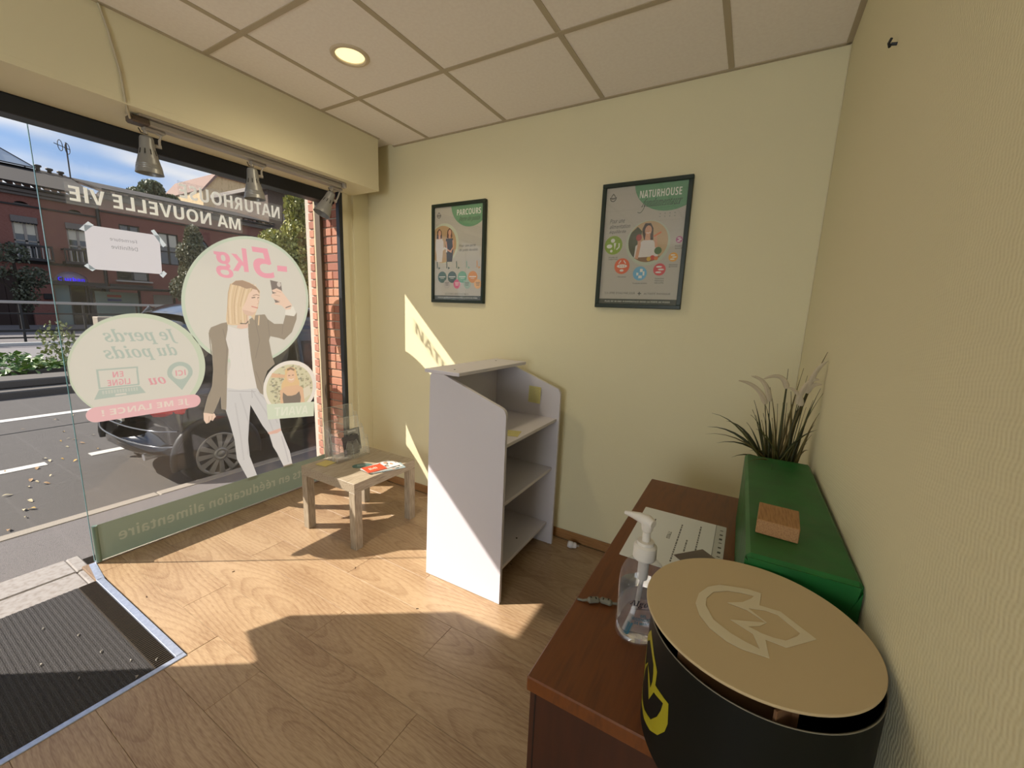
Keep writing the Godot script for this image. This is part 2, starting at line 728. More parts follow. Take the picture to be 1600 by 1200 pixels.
func holed_tile(x0: float, x1: float, z0: float, z1: float, c: Vector2, r: float) -> SurfaceTool:
	var st := mb()
	var y := CH + 0.001
	var n := 48
	var edge := func(a: float) -> Vector2:
		var d := Vector2(cos(a), sin(a))
		var t := 1e9
		if absf(d.x) > 1e-6: t = minf(t, ((x1 - 0.008 if d.x > 0 else x0 + 0.008) - c.x) / d.x)
		if absf(d.y) > 1e-6: t = minf(t, ((z1 - 0.008 if d.y > 0 else z0 + 0.008) - c.y) / d.y)
		return c + d * t
	for k in n:
		var a0 := TAU * k / n
		var a1 := TAU * (k + 1) / n
		var i0 := c + Vector2(cos(a0), sin(a0)) * r
		var i1 := c + Vector2(cos(a1), sin(a1)) * r
		var o0: Vector2 = edge.call(a0)
		var o1: Vector2 = edge.call(a1)
		quad(st, Vector3(i0.x, y, i0.y), Vector3(o0.x, y, o0.y), Vector3(o1.x, y, o1.y), Vector3(i1.x, y, i1.y), Vector3.DOWN)
		quad(st, Vector3(i0.x, y, i0.y), Vector3(i1.x, y, i1.y), Vector3(i1.x, y + 0.017, i1.y), Vector3(i0.x, y + 0.017, i0.y), Vector3(c.x - i0.x, 0, c.y - i0.y))
		if o0.distance_to(o1) > 0.0:
			# the corner of the square between two rays
			var q := Vector2(clampf(maxf(o0.x, o1.x) if o0.x + o1.x > 2 * c.x else minf(o0.x, o1.x), x0, x1), maxf(o0.y, o1.y) if o0.y + o1.y > 2 * c.y else minf(o0.y, o1.y))
			tri(st, Vector3(o0.x, y, o0.y), Vector3(q.x, y, q.y), Vector3(o1.x, y, o1.y), Vector3.DOWN)
	return fin(st)


func shop_front():
	# bulkhead over the window and the wall it hangs from
	var bh := struct("trim_2", box(Vector3(-0.34, 2.203, 0.147), Vector3(0.0, CH + 0.02, 5.0), 0.002), M.paint)
	obj("lower_edge", box(Vector3(-0.002, 2.203, 0.1475), Vector3(0.0012, 2.229, 5.0), 0.0005), M.paint, bh)
	struct("wall_front", front_wall(), M.paint)
	# pier at the end of the window: bricks outside, plaster inside
	var pier := struct("wall_pier", box(Vector3(-0.70, -0.15, -0.2), Vector3(-0.30, 2.6, 0.238)), M.mortar)
	var rows := 38
	for r in rows:
		var y0 := -0.12 + r * 0.0615
		var x := -0.66 - (0.0 if r % 2 == 0 else 0.065)
		while x < -0.315:
			var w: float = 0.135 if rng.randf() < 0.7 else 0.068
			var a := maxf(x, -0.652)
			var b := minf(x + w, -0.314)
			if b - a > 0.02 and y0 < 2.32:
				var d := rng.randf_range(0.0, 0.004)
				obj("brick", box(Vector3(a + 0.004, y0 + 0.005, 0.2), Vector3(b - 0.004, y0 + 0.0575, 0.248 + d), 0.003), M.bricks[rng.randi() % 4], pier)
			x += w
	obj("corner_trim", box(Vector3(-0.315, 0.0, 0.232), Vector3(-0.278, 2.203, 0.262), 0.003), M.dark_metal, pier)
	obj("jamb", box(Vector3(-0.32, 0.0, 0.185), Vector3(-0.279, 2.203, 0.231), 0.002), M.paint, pier)
	obj("pier_plaster", box(Vector3(-0.32, 0.0, -0.05), Vector3(-0.281, CH, 0.137), 0.002), M.wall, pier)
	obj("groove", box(Vector3(-0.32, 0.0, 0.137), Vector3(-0.296, CH, 0.185)), M.paint, pier)
	# beam, rails and the glass below them
	var win := struct("window_1", box(Vector3(-0.43, 2.128, 0.24), Vector3(-0.34, 2.2025, 5.0), 0.003), M.dark_metal)
	obj("head_rail", box(Vector3(-0.585, 2.188, 0.24), Vector3(-0.535, 2.262, 5.0), 0.003), M.brown_metal, win)
	obj("head_rail", box(Vector3(-0.535, 2.176, 0.24), Vector3(-0.505, 2.26, 5.0), 0.003), M.brown_metal, win)
	obj("head_cover", box(Vector3(-0.505, 2.19, 0.24), Vector3(-0.43, 2.2025, 5.0), 0.002), M.dark_metal, win)
	for z in [1.19, 1.66]:
		obj("rail_clip", box(Vector3(-0.505, 2.155, z - 0.02), Vector3(-0.43, 2.195, z + 0.02), 0.003), M.dark_metal, win)
	for z in [0.98, 0.40]:
		obj("bolt", tube_bar([Vector3(-0.52, 2.16, z), Vector3(-0.485, 2.175, z)], 0.008), M.alu, win)
	obj("pane", box(Vector3(GX - 0.005, 0.012, 0.262), Vector3(GX + 0.005, 2.19, 1.655)), M.glass, win)
	obj("pane_edge", box(Vector3(GX - 0.005, 0.012, 1.6552), Vector3(GX + 0.005, 2.19, 1.6575)), mat(Color(0.34, 0.50, 0.52), 0.15), win)
	obj("bottom_bead", box(Vector3(GX - 0.012, 0.0, 0.262), Vector3(GX + 0.014, 0.011, 1.655), 0.003), M.alu, win)
	obj("side_channel", box(Vector3(-0.566, 0.0, 0.252), Vector3(-0.540, 2.19, 0.266), 0.002), mat(Color(0.80, 0.74, 0.60), 0.4, 0.2), win)
	obj("shutter_guide", box(Vector3(-0.539, 0.0, 0.25), Vector3(-0.478, 2.19, 0.275), 0.003), M.brown_metal, win)
	# doorway: threshold, mat and the metal strips round it
	var sill := struct("trim_3", box(Vector3(-0.76, -0.3, 1.672), Vector3(-0.39, -0.10, 2.525)), M.mortar)
	var marble := grained([Color(0.50, 0.46, 0.43), Color(0.585, 0.56, 0.54), Color(0.62, 0.595, 0.58)], 0.02, Vector3(3, 3, 3), 0.35, 9)
	var zc := [1.61, 1.668, 1.722, 2.53]
	for i in [1, 2]:
		for lane in [[-0.775, -0.585], [-0.578, -0.385]]:
			obj("stone_slab", box(Vector3(lane[0], -0.20, zc[i] + 0.001), Vector3(lane[1], -0.02, zc[i + 1] - 0.001), 0.006), marble, sill)
	var dm := thing("door_mat", "dark ribbed entrance mat set in a metal frame at the doorway", "mat", Vector3(0, 0, 0))
	var fibre := grained([Color(0.10, 0.095, 0.10), Color(0.24, 0.23, 0.235), Color(0.42, 0.405, 0.40)], 0.30, Vector3(2.6, 2.6, 2.6), 1.0, 3)
	rel(fibre, noise_tex(0.2, [], 4), 0.6)
	var st := mb()
	for k in 43:
		var z := 1.775 + k * 0.0178
		cbox(st, Vector3(-0.38, -0.012, z), Vector3(0.502, -0.0042, z + 0.0105), 0.002)
	cbox(st, Vector3(-0.38, -0.013, 1.768), Vector3(0.502, -0.0065, 2.545))
	obj("ribbed_pile", fin(st), fibre, dm)
	st = mb()
	for k in 74:
		var x := -0.378 + k * 0.0119
		cbox(st, Vector3(x, -0.012, 1.703), Vector3(x + 0.0065, -0.004, 1.764), 0.0018)
	cbox(st, Vector3(-0.38, -0.013, 1.70), Vector3(0.502, -0.008, 1.767))
	obj("ribbed_border", fin(st), grained([Color(0.16, 0.135, 0.115), Color(0.30, 0.26, 0.22)], 0.2, Vector3(4, 4, 4), 1.0, 6), dm)
	for i in 9:
		var at := Vector3([0.02, 0.21, 0.36, 0.44, 0.10, -0.15, 0.30, 0.47, -0.02][i], -0.003, [1.86, 1.84, 1.80, 1.74, 1.99, 1.93, 1.93, 1.82, 2.08][i])
		var fl := mb()
		var bend := rng.randf_range(-0.01, 0.01)
		tube(fl, [at, at + Vector3(0.008, 0.002, bend), at + Vector3(0.014, 0.001, bend * 0.4 + 0.006)], [0.0012, 0.0022, 0.001], 6)
		tag(obj("lint_fleck", fin(fl), mat(Color(0.62, 0.60, 0.57), 0.9)), "tiny pale fleck of lint lying on the ribbed entrance mat", "lint", "lint flecks on the mat")
	var galv := grained([Color(0.62, 0.66, 0.75), Color(0.74, 0.77, 0.84)], 0.03, Vector3.ONE * 3, 0.42, 8)
	galv.metallic = 0.7
	var tr := struct("trim_4", box(Vector3(0.503, -0.008, 1.675), Vector3(0.528, 0.004, 2.54), 0.0015), galv)
	obj("metal_strip", box(Vector3(-0.37, -0.008, 1.675), Vector3(0.5025, 0.004, 1.703), 0.0015), galv, tr)
	var el := mb()
	prism(el, pts([-0.565, -1.652, -0.36, -1.674, -0.36, -1.702, -0.565, -1.678]), 0.012, Transform3D(Basis(Vector3.RIGHT, -PI / 2), Vector3(0, -0.008, 0)))
	obj("metal_strip", fin(el), galv, tr)
	var rough := grained([Color(0.45, 0.36, 0.29), Color(0.60, 0.52, 0.44)], 0.2, Vector3.ONE * 4, 1.0, 12)
	rel(rough, noise_tex(0.1, [], 5), 0.4)
	struct("trim_5", box(Vector3(-0.60, -0.12, 1.64), Vector3(-0.36, -0.009, 1.70), 0.004), rough)


# street wall over the window and beyond the doorway, with the panel that juts into the opening
func front_wall() -> SurfaceTool:
	var st := mb()
	cbox(st, Vector3(-0.60, 2.262, 0.238), Vector3(-0.345, 2.75, 5.2))
	cbox(st, Vector3(-0.60, -0.15, 2.53), Vector3(-0.345, 2.27, 5.2))
	prism(st, pts([2.54, 2.262, 2.47, 2.262, 2.21, 1.87, 2.20, 1.24, 2.31, 1.17, 2.50, 1.36, 2.54, 1.36]), 0.04, Transform3D(Basis(Vector3(0, 0, 1), Vector3(0, 1, 0), Vector3(-1, 0, 0)), Vector3(GX + 0.02, 0, 0)))
	return fin(st)


func downlight(at: Vector3, label: String, group := ""):
	var t := thing("downlight", label, "light", at, 0.0, group)
	var st := mb()
	lathe(st, [Vector2(0.064, 0.012), Vector2(0.064, -0.002), Vector2(0.070, -0.006), Vector2(0.080, -0.005), Vector2(0.086, 0.0), Vector2(0.086, 0.002)], 40, Transform3D.IDENTITY, Vector2.ONE, HARD)
	obj("ring", fin(st), mat(Color(0.80, 0.74, 0.64), 0.5), t)
	var dm := StandardMaterial3D.new()
	dm.albedo_color = Color(0.9, 0.88, 0.8)
	dm.emission_enabled = true
	dm.emission = Color(1.0, 0.93, 0.70)
	dm.emission_energy_multiplier = 1.15
	var d := mb()
	lathe(d, [Vector2(0.0001, 0.0), Vector2(0.04, 0.0004), Vector2(0.0655, 0.004), Vector2(0.0655, 0.012)], 40)
	obj("lamp_diffuser", fin(d), dm, t)
	var l := SpotLight3D.new()
	l.name = "lamp_light"
	l.position = Vector3(0, -0.012, 0)
	l.rotation.x = -PI / 2
	l.light_color = Color(1.0, 0.93, 0.78)
	l.light_energy = 0.9
	l.spot_angle = 85.0
	l.spot_angle_attenuation = 1.0
	l.spot_range = 9.0
	l.spot_attenuation = 2.0
	l.light_size = 0.06
	l.shadow_enabled = true
	t.add_child(l)


func ceiling_lamps():
	downlight(Vector3(0.615, CH - 0.001, 0.865), "round warm recessed downlight lit in the ceiling tile near the bulkhead")
	rear_window()


# glazed partition to the bright back office, behind the viewer
func rear_window():
	var w := struct("window_2", box(Vector3(1.33, 0.70, 4.96), Vector3(2.53, 0.75, 4.999), 0.002), M.white)
	obj("frame_rail", box(Vector3(1.33, 2.10, 4.96), Vector3(2.53, 2.15, 4.999), 0.002), M.white, w)
	for x in [1.33, 1.905, 2.48]:
		obj("frame_post", box(Vector3(x, 0.751, 4.96), Vector3(x + 0.05, 2.099, 4.999), 0.002), M.white, w)
	var dm := StandardMaterial3D.new()
	dm.albedo_color = Color(0.9, 0.9, 0.9)
	dm.emission_enabled = true
	dm.emission = Color(0.97, 0.985, 1.0)
	dm.emission_energy_multiplier = 0.9
	for x in [1.3805, 1.9555]:
		obj("frosted_pane", box(Vector3(x, 0.752, 4.975), Vector3(x + 0.524, 2.098, 4.985)), dm, w)
	var l := AreaLight3D.new()
	l.name = "window_light"
	l.position = Vector3(1.93, 1.42, 4.955)
	l.area_size = Vector2(1.1, 1.34)
	l.light_color = Color(0.955, 0.98, 1.0)
	l.light_energy = 3.4
	l.area_range = 14.0
	l.area_attenuation = 2.0
	l.shadow_enabled = true
	add_child(l)


func track_lights():
	var grey := mat(Color(0.64, 0.61, 0.57), 0.4, 0.1)
	var t := thing("track_rail", "grey lighting track under the bulkhead above the shop window", "lighting track", Vector3(-0.095, 2.203, 0.93))
	var rail := mb()
	cbox(rail, Vector3(-0.028, -0.034, -0.535), Vector3(0.028, -0.008, 0.50), 0.005)
	obj("rail", fin(rail), grey, t)
	obj("rail_flange", box(Vector3(-0.045, -0.008, -0.54), Vector3(0.045, 0.0, 0.50), 0.002), grey, t)
	obj("end_cap", box(Vector3(-0.03, -0.036, 0.455), Vector3(0.031, -0.007, 0.525), 0.006), mat(Color(0.36, 0.31, 0.27), 0.4, 0.3), t)
	obj("end_cap", box(Vector3(-0.046, -0.034, -0.56), Vector3(0.046, -0.001, -0.535), 0.006), grey, t)
	var cable := obj("cable", tube_bar([Vector3(0.004, CH, 1.54), Vector3(0.006, 2.45, 1.52), Vector3(0.005, 2.32, 1.497), Vector3(0.006, 2.215, 1.49), Vector3(-0.03, 2.19, 1.475), Vector3(-0.07, 2.175, 1.456)], 0.0045), mat(Color(0.74, 0.70, 0.60), 0.5))
	tag(cable, "pale power cable hanging down the bulkhead to the lighting track", "cable")
	var steel := mat(Color(0.56, 0.56, 0.56), 0.38, 0.25)
	var labels := ["silver cone spotlight hanging lowest at the sky end of the track", "silver cone spotlight in the middle of the track over the lettering", "silver cone spotlight tilted toward the street beside the brick pier"]
	var at := [Vector3(-0.11, 2.169, 1.372), Vector3(-0.11, 2.169, 0.915), Vector3(-0.11, 2.169, 0.42)]
	var tilt := [Vector3(-0.02, -1, 0.0), Vector3(0.03, -1, -0.02), Vector3(-0.12, -0.9, 0.42)]
	for i in 3:
		var s := thing("track_spotlight", labels[i], "spotlight", at[i], 0.0, "spotlights on the track")
		var dir: Vector3 = tilt[i].normalized()
		var zax := dir.cross(Vector3.RIGHT).normalized()
		var xf := Transform3D(Basis(-dir.cross(zax), -dir, zax).orthonormalized(), Vector3(-0.012, -0.035, 0.015))
		obj("adapter", box(Vector3(-0.018, -0.012, -0.05), Vector3(0.018, 0.0, 0.03), 0.003), grey, s)
		obj("knob", tube_bar([Vector3(0, -0.012, 0.02), Vector3(0, -0.028, 0.02)], 0.009), grey, s)
		obj("bracket", tube_bar([Vector3(0.0, -0.01, -0.01), Vector3(0.004, -0.018, -0.036), xf * Vector3(0.012, -0.005, -0.043), xf * Vector3(0.012, -0.03, -0.043)], 0.0055), grey, s)
		obj("pivot", tube_bar([xf * Vector3(0.012, -0.03, -0.05), xf * Vector3(0.0, -0.03, -0.024)], 0.008), grey, s)
		obj("cord", tube_bar([Vector3(0, -0.01, 0.045), Vector3(-0.005, -0.025, 0.035), xf * Vector3(0, 0.012, 0.004)], 0.0022), M.black, s)
		var shade := mb()
		var prof := [Vector2(0.001, 0.004), Vector2(0.012, 0.004), Vector2(0.022, 0.0), Vector2(0.0255, -0.008), Vector2(0.029, -0.05), Vector2(0.038, -0.092), Vector2(0.0445, -0.117), Vector2(0.046, -0.119), Vector2(0.0455, -0.123), Vector2(0.0475, -0.127), Vector2(0.047, -0.131), Vector2(0.049, -0.135), Vector2(0.0485, -0.139), Vector2(0.052, -0.157), Vector2(0.0505, -0.157), Vector2(0.043, -0.118), Vector2(0.027, -0.05), Vector2(0.0235, -0.01), Vector2(0.001, -0.008)]
		prof.reverse()
		lathe(shade, prof, 36, xf, Vector2.ONE, HARD)
		obj("shade", fin(shade), steel, s)
		var slots := mb()
		for k in 10:
			var a := TAU * k / 10.0
			var b := Basis(Vector3.UP, a)
			var path := [xf * (b * Vector3(0.0302, -0.056, 0)), xf * (b * Vector3(0.0352, -0.078, 0))]
			tube(slots, path, 0.0021, 6)
		obj("vent_slots", fin(slots), M.black, s)
		var bulb := mb()
		lathe(bulb, [Vector2(0.001, -0.11), Vector2(0.02, -0.108), Vector2(0.03, -0.1), Vector2(0.018, -0.06), Vector2(0.012, -0.02)], 20, xf)
		obj("bulb", fin(bulb), mat(Color(0.75, 0.75, 0.72), 0.2), s)
const EMBLEM := [[408, 54, 389, 54, 370, 60, 347, 68, 331, 85, 320, 111, 318, 139, 326, 164, 342, 185, 365, 199, 383, 203, 415, 200, 411, 165, 436, 166, 474, 125, 433, 87, 405, 89], [398, 68, 378, 71, 359, 78, 340, 94, 332, 115, 332, 135, 345, 163, 369, 179, 388, 186, 404, 189, 396, 163, 367, 149, 413, 127, 388, 112, 361, 110, 382, 95, 393, 79], [390, 106, 413, 97, 429, 98, 455, 124, 451, 133, 436, 152, 422, 155, 407, 155, 390, 150, 405, 139, 414, 126]]



func lectern():
	var w := mat(Color(0.83, 0.815, 0.845), 0.45)
	var t := thing("lectern", "white open-backed reception lectern standing in the sun patch", "lectern", Vector3(0.97, 0, 0.75))
	t.rotation.y = 0.012
	# profile of a side panel, x along its depth, y up
	var prof := [0.0, 0.003, 0.465, 0.003]
	for k in 5:
		var a := k * 1.08 / 4.0
		prof.append(0.432 + 0.035 * cos(a)); prof.append(0.948 + 0.042 * sin(a))
	for k in 5:
		var a := 1.2 + k * 0.6 / 4.0
		prof.append(0.085 + 0.035 * cos(a)); prof.append(1.078 + 0.035 * sin(a))
	for k in 5:
		var a := PI / 2 + 0.1 + k * 0.95 / 4.0
		prof.append(0.052 + 0.03 * cos(a)); prof.append(1.080 + 0.03 * sin(a))
	prof.append(0.0225); prof.append(1.0)
	for z in [-0.018, -0.645]:
		var st := mb()
		prism(st, pts(prof), 0.018, Transform3D(Basis.IDENTITY, Vector3(0, 0, z)))
		obj("side_panel", fin(st), w, t)
	var st := mb()
	cbox(st, Vector3(-0.012, 0, -0.63), Vector3(0.006, 1.085, -0.012), 0.001, Transform3D(Basis(Vector3(0, 0, 1), -0.022), Vector3(0.006, 0.01, 0)))
	obj("back_panel", fin(st), w, t)
	st = mb()
	cbox(st, Vector3(-0.012, 1.108, -0.625), Vector3(0.205, 1.126, 0.02), 0.002, Transform3D(Basis(Vector3.UP, -0.03), Vector3(0.01, 0, -0.01)))
	var top := obj("top_board", fin(st), w, t)
	obj("screw_cover", tube_bar([Vector3(0.13, 1.125, -0.06), Vector3(0.13, 1.1275, -0.06)], 0.0045), M.black, top)
	obj("screw_cover", tube_bar([Vector3(0.08, 1.125, -0.53), Vector3(0.08, 1.1275, -0.53)], 0.0045), M.black, top)
	for y in [0.79, 0.485, 0.125]:
		var x1 := 0.452 if y > 0.6 else (0.440 if y > 0.3 else 0.425)
		var s := obj("shelf", box(Vector3(0.02, y, -0.627), Vector3(x1, y + 0.018, -0.018), 0.0015), w, t)
		if y < 0.2:
			obj("screw_cover", tube_bar([Vector3(0.36, y + 0.0175, -0.36), Vector3(0.36, y + 0.0195, -0.36)], 0.006), M.black, s)
	for p in [Vector3(0.03, 0, -0.009), Vector3(0.44, 0, -0.009), Vector3(0.03, 0, -0.636), Vector3(0.44, 0, -0.636)]:
		obj("foot", tube_bar([p, p + Vector3(0, 0.0035, 0)], 0.008), M.white, t)
	# handwritten notes stuck on it
	var note := Print.new(0.08, 0.10, 2600, Color(0.80, 0.77, 0.52))
	for i in 9:
		var x := 0.008
		while x < 0.066:
			var l := rng.randf_range(0.004, 0.011)
			note.line(PackedVector2Array([Vector2(x, 0.012 + i * 0.0093), Vector2(x + l * 0.3, 0.0095 + i * 0.0093), Vector2(x + l * 0.6, 0.0125 + i * 0.0093), Vector2(x + l, 0.0105 + i * 0.0093)]), 0.0009, Color(0.42, 0.42, 0.40))
			x += l + 0.003
	var nm := print_mat(note, 0.8)
	var full := rrect(Rect2(0, 0, 0.08, 0.10), 0.0008, 2)
	var a := obj("sticky_note", printed(full, Vector2(0.08, 0.10), Transform3D(Basis(Vector3.BACK, -0.04), Vector3(1.228, 0.985, 0.1245)), 0.0005), nm)
	tag(a, "yellow handwritten note taped inside the far side panel of the white lectern", "sticky note")
	var b := obj("sticky_note", printed(full, Vector2(0.08, 0.075), Transform3D(Basis(Vector3.UP, 0.3) * Basis(Vector3.RIGHT, -PI / 2), Vector3(1.30, 0.8085, 0.50)), 0.0005), nm)
	tag(b, "yellow handwritten note lying on the upper shelf of the white lectern", "sticky note")
	# clear sleeve with a print, half under the lectern
	var p := Print.new(0.23, 0.31, 900, Color(0.50, 0.44, 0.39))
	p.rect(Rect2(0, 0, 0.23, 0.004), Color(0.06, 0.06, 0.06))
	p.rect(Rect2(0.0, 0, 0.004, 0.31), Color(0.62, 0.6, 0.58))
	p.rect(Rect2(0.07, 0.0, 0.16, 0.20), Color(0.36, 0.33, 0.33))
	p.one(ellipse(Vector2(0.20, 0.25), 0.03, 0.022), Color(0.86, 0.82, 0.30))
	p.one(ellipse(Vector2(0.205, 0.262), 0.022, 0.014), Color(0.50, 0.72, 0.72))
	p.rect(Rect2(0, 0.298, 0.23, 0.003), Color(0.05, 0.05, 0.05))
	p.rect(Rect2(0, 0.304, 0.23, 0.002), Color(0.05, 0.05, 0.05))
	var q := obj("plastic_sleeve", printed(rrect(Rect2(0, 0, 0.23, 0.31), 0.006), Vector2(0.23, 0.31), Transform3D(Basis(Vector3.UP, 0.95) * Basis(Vector3.RIGHT, -PI / 2), Vector3(0.80, 0.0006, 0.45)), 0.0009), print_mat(p, 0.12))
	tag(q, "dark clear plastic sleeve on the floor against the white lectern", "plastic sleeve")
	# adapter plug on the floor
	var pl := thing("adapter_plug", "white adapter plug with metal pins on the floor by the skirting board", "plug", Vector3(1.545, 0, 0.085), 0.5)
	var s2 := mb()
	lathe(s2, [Vector2(0.001, 0.0), Vector2(0.014, 0.0), Vector2(0.020, 0.005), Vector2(0.021, 0.02), Vector2(0.017, 0.032), Vector2(0.001, 0.034)], 20, Transform3D(Basis(Vector3(0, 0, 1), PI / 2 - 0.2), Vector3(0.012, 0.021, 0)))
	obj("body", fin(s2), M.white, pl)
	obj("plug_head", box(Vector3(0.004, 0.006, -0.014), Vector3(0.034, 0.034, 0.014), 0.005), M.white, pl)
	for z in [-0.006, 0.006]:
		obj("pin", tube_bar([Vector3(0.034, 0.018, z), Vector3(0.05, 0.016, z)], 0.0022), M.alu, pl)
	var cl := ["dark crumb on the floor inside the lectern's shadow", "dark crumb on the sunlit boards left of the lectern", "dark crumb on the sunlit boards near the doorway end of the window", "dark crumb on the boards just in front of the lectern", "small dark crumb on the boards beside the metal strip of the doorway"]
	var cp := [Vector3(1.32, 0, 0.43), Vector3(0.62, 0, 0.93), Vector3(0.115, 0, 1.30), Vector3(1.12, 0, 0.98), Vector3(-0.02, 0, 1.62)]
	for i in 5:
		var cr := obj("crumb", box(Vector3(-0.006, 0.0, -0.002), Vector3(0.006, 0.003, 0.002), 0.001, Transform3D(Basis(Vector3.UP, i * 2.3), cp[i])), mat(Color(0.30, 0.22, 0.15), 0.9))
		tag(cr, cl[i], "crumb", "crumbs on the laminate floor")


func sc(list: Array, k: Vector2) -> PackedVector2Array:
	return Transform2D().scaled(k) * pts(list)


func coffee_table():
	var tones := [Color(0.47, 0.415, 0.345), Color(0.60, 0.545, 0.465), Color(0.66, 0.605, 0.525), Color(0.70, 0.65, 0.57)]
	var wm := grained(tones, 0.022, Vector3(9.0, 9.0, 0.75), 0.55, 17, false)
	var wl := grained(tones, 0.022, Vector3(9.0, 0.75, 9.0), 0.55, 18, false)
	var H := 0.415
	var t := thing("coffee_table", "low square washed-oak side table under the shop window", "table", Vector3(0.0, 0, 0.33))
	obj("tabletop", box(Vector3(0, H - 0.058, 0), Vector3(0.495, H, 0.49), 0.0015), wm, t)
	for p in [[0.0, 0.0], [0.445, 0.0], [0.0, 0.44], [0.445, 0.44]]:
		obj("leg", box(Vector3(p[0], 0, p[1]), Vector3(p[0] + 0.05, H - 0.0585, p[1] + 0.05), 0.0015), wl, t)
	# clear leaflet rack: back sheet, base and three stepped rows of pockets
	var ac := pane(0.025, Color(0.93, 0.96, 0.95))
	var h := thing("leaflet_holder", "clear acrylic stepped leaflet holder on the washed-oak table", "leaflet holder", Vector3(0.085, H, 0.545))
	h.rotation.y = PI / 2 - 0.04
	h.set_meta("label", "clear acrylic stepped leaflet holder on the washed-oak table")
	var lean := Basis(Vector3.RIGHT, -0.16)
	var W := 0.125
	for r in 3:
		var z := -0.05 + r * 0.045
		var top := 0.335 - r * 0.075
		obj("back_sheet", box(Vector3(-W, 0.002, -0.0012), Vector3(W, top, 0.0012), 0.0, Transform3D(lean, Vector3(0, 0, z))), ac, h)
		for x in [-W, W - 0.002]:
			obj("side_wall", box(Vector3(x, 0.004, 0.002), Vector3(x + 0.002, top - 0.06, 0.036), 0.0, Transform3D(lean, Vector3(0, 0, z))), ac, h)
		var fr := mb()
		for half in [-1, 1]:
			var c := [0.003, 0.0, W - 0.004, 0.0, W - 0.004, 0.10, 0.094, 0.115, 0.084, 0.10, 0.075, 0.065, 0.05, 0.065, 0.041, 0.10, 0.032, 0.115, 0.003, 0.10]
			var pp := PackedVector2Array()
			for i in range(0, c.size(), 2):
				pp.append(Vector2(c[i] * half, c[i + 1] * (1.0 if r == 2 else 0.9)))
			prism(fr, pp, 0.002, Transform3D(lean, Vector3(0, 0.004, z + 0.036)))
		obj("pocket_front", fin(fr), ac, h)
	obj("base_sheet", box(Vector3(-W, 0.0, -0.055), Vector3(W, 0.003, 0.083)), ac, h)
	var rim := mb()
	for r in 3:
		var top := 0.335 - r * 0.075
		var xf := Transform3D(lean, Vector3(0, 0, -0.05 + r * 0.045))
		for x in [-W, W]:
			tube(rim, [xf * Vector3(x, 0.0, 0.0), xf * Vector3(x, top, 0.0)], 0.0011, 6)
			tube(rim, [xf * Vector3(x, 0.0, 0.036), xf * Vector3(x, top - 0.06, 0.036), xf * Vector3(x, top - 0.05, 0.0)], 0.0009, 6)
		tube(rim, [xf * Vector3(-W, top, 0), xf * Vector3(W, top, 0)], 0.0011, 6)
		for half in [-1, 1]:
			var c := [0.003, 0.10, 0.032, 0.115, 0.041, 0.10, 0.05, 0.065, 0.075, 0.065, 0.084, 0.10, 0.094, 0.115, W - 0.004, 0.10]
			var path := []
			for i in range(0, c.size(), 2):
				path.append(xf * Vector3(c[i] * half, 0.004 + c[i + 1] * (1.0 if r == 2 else 0.9), 0.037))
			tube(rim, path, 0.0008, 6)
		tube(rim, [xf * Vector3(0, 0.0, 0.037), xf * Vector3(0, 0.09, 0.037)], 0.0011, 6)
	obj("sheet_edges", fin(rim), mat(Color(0.72, 0.74, 0.71), 0.12), h)
	# two dark leaflets in the rack
	var lf := Print.new(0.10, 0.15, 1500, Color(0.16, 0.155, 0.165))
	lf.rect(Rect2(0.006, 0.006, 0.088, 0.05), Color(0.50, 0.50, 0.50))
	lf.rect(Rect2(0.012, 0.012, 0.06, 0.008), Color(0.75, 0.75, 0.73))
	lf.one(ellipse(Vector2(0.05, 0.05), 0.03, 0.02), Color(0.25, 0.24, 0.25))
	var lm := print_mat(lf, 0.4)
	var lb := Print.new(0.10, 0.15, 1500, Color(0.22, 0.21, 0.22))
	for k in 14:
		lb.rect(Rect2(0.008 + (k % 2) * 0.045, 0.01 + k * 0.0095, rng.randf_range(0.02, 0.036), 0.005), Color(0.50, 0.49, 0.47).darkened(rng.randf() * 0.5))
	var base := Transform3D(Basis(Vector3.UP, PI / 2 - 0.04), Vector3(0.085, H, 0.545))
	var l1 := obj("leaflet", printed(rrect(Rect2(0, 0, 0.10, 0.15), 0.002), Vector2(0.10, 0.15), base * Transform3D(lean, Vector3(-0.005, 0.185, 0.003)), 0.002), lm)
	tag(l1, "dark leaflet with a grey picture standing higher in the clear holder", "leaflet")
	var l2 := obj("leaflet", printed(rrect(Rect2(0, 0, 0.12, 0.13), 0.002), Vector2(0.10, 0.15), base * Transform3D(lean, Vector3(-0.065, 0.155, 0.044)), 0.002), print_mat(lb, 0.4))
	tag(l2, "dark printed leaflet standing lower in front in the clear holder", "leaflet")
	# square note
	var sq := obj("note_pad", box(Vector3(-0.042, 0.0, -0.042), Vector3(0.042, 0.004, 0.042), 0.0006, Transform3D(Basis(Vector3.UP, 0.12), Vector3(0.09, H, 0.71))), mat(Color(0.76, 0.69, 0.42), 0.8))
	tag(sq, "square pale yellow note pad on the washed-oak table", "note pad")
	# leaflets fanned on the corner of the table
	var cols := [Color(0.90, 0.88, 0.86), Color(0.55, 0.62, 0.64), Color(0.86, 0.83, 0.80), Color(0.80, 0.78, 0.77), Color(0.76, 0.29, 0.19)]
	var lab := ["white leaflet at the bottom of the fanned pile on the table", "grey-blue printed leaflet low in the fanned pile on the table", "white leaflet with pictures in the fanned pile on the table", "pale leaflet just under the orange one on the table", "orange and white leaflet on top of the fanned pile on the table"]
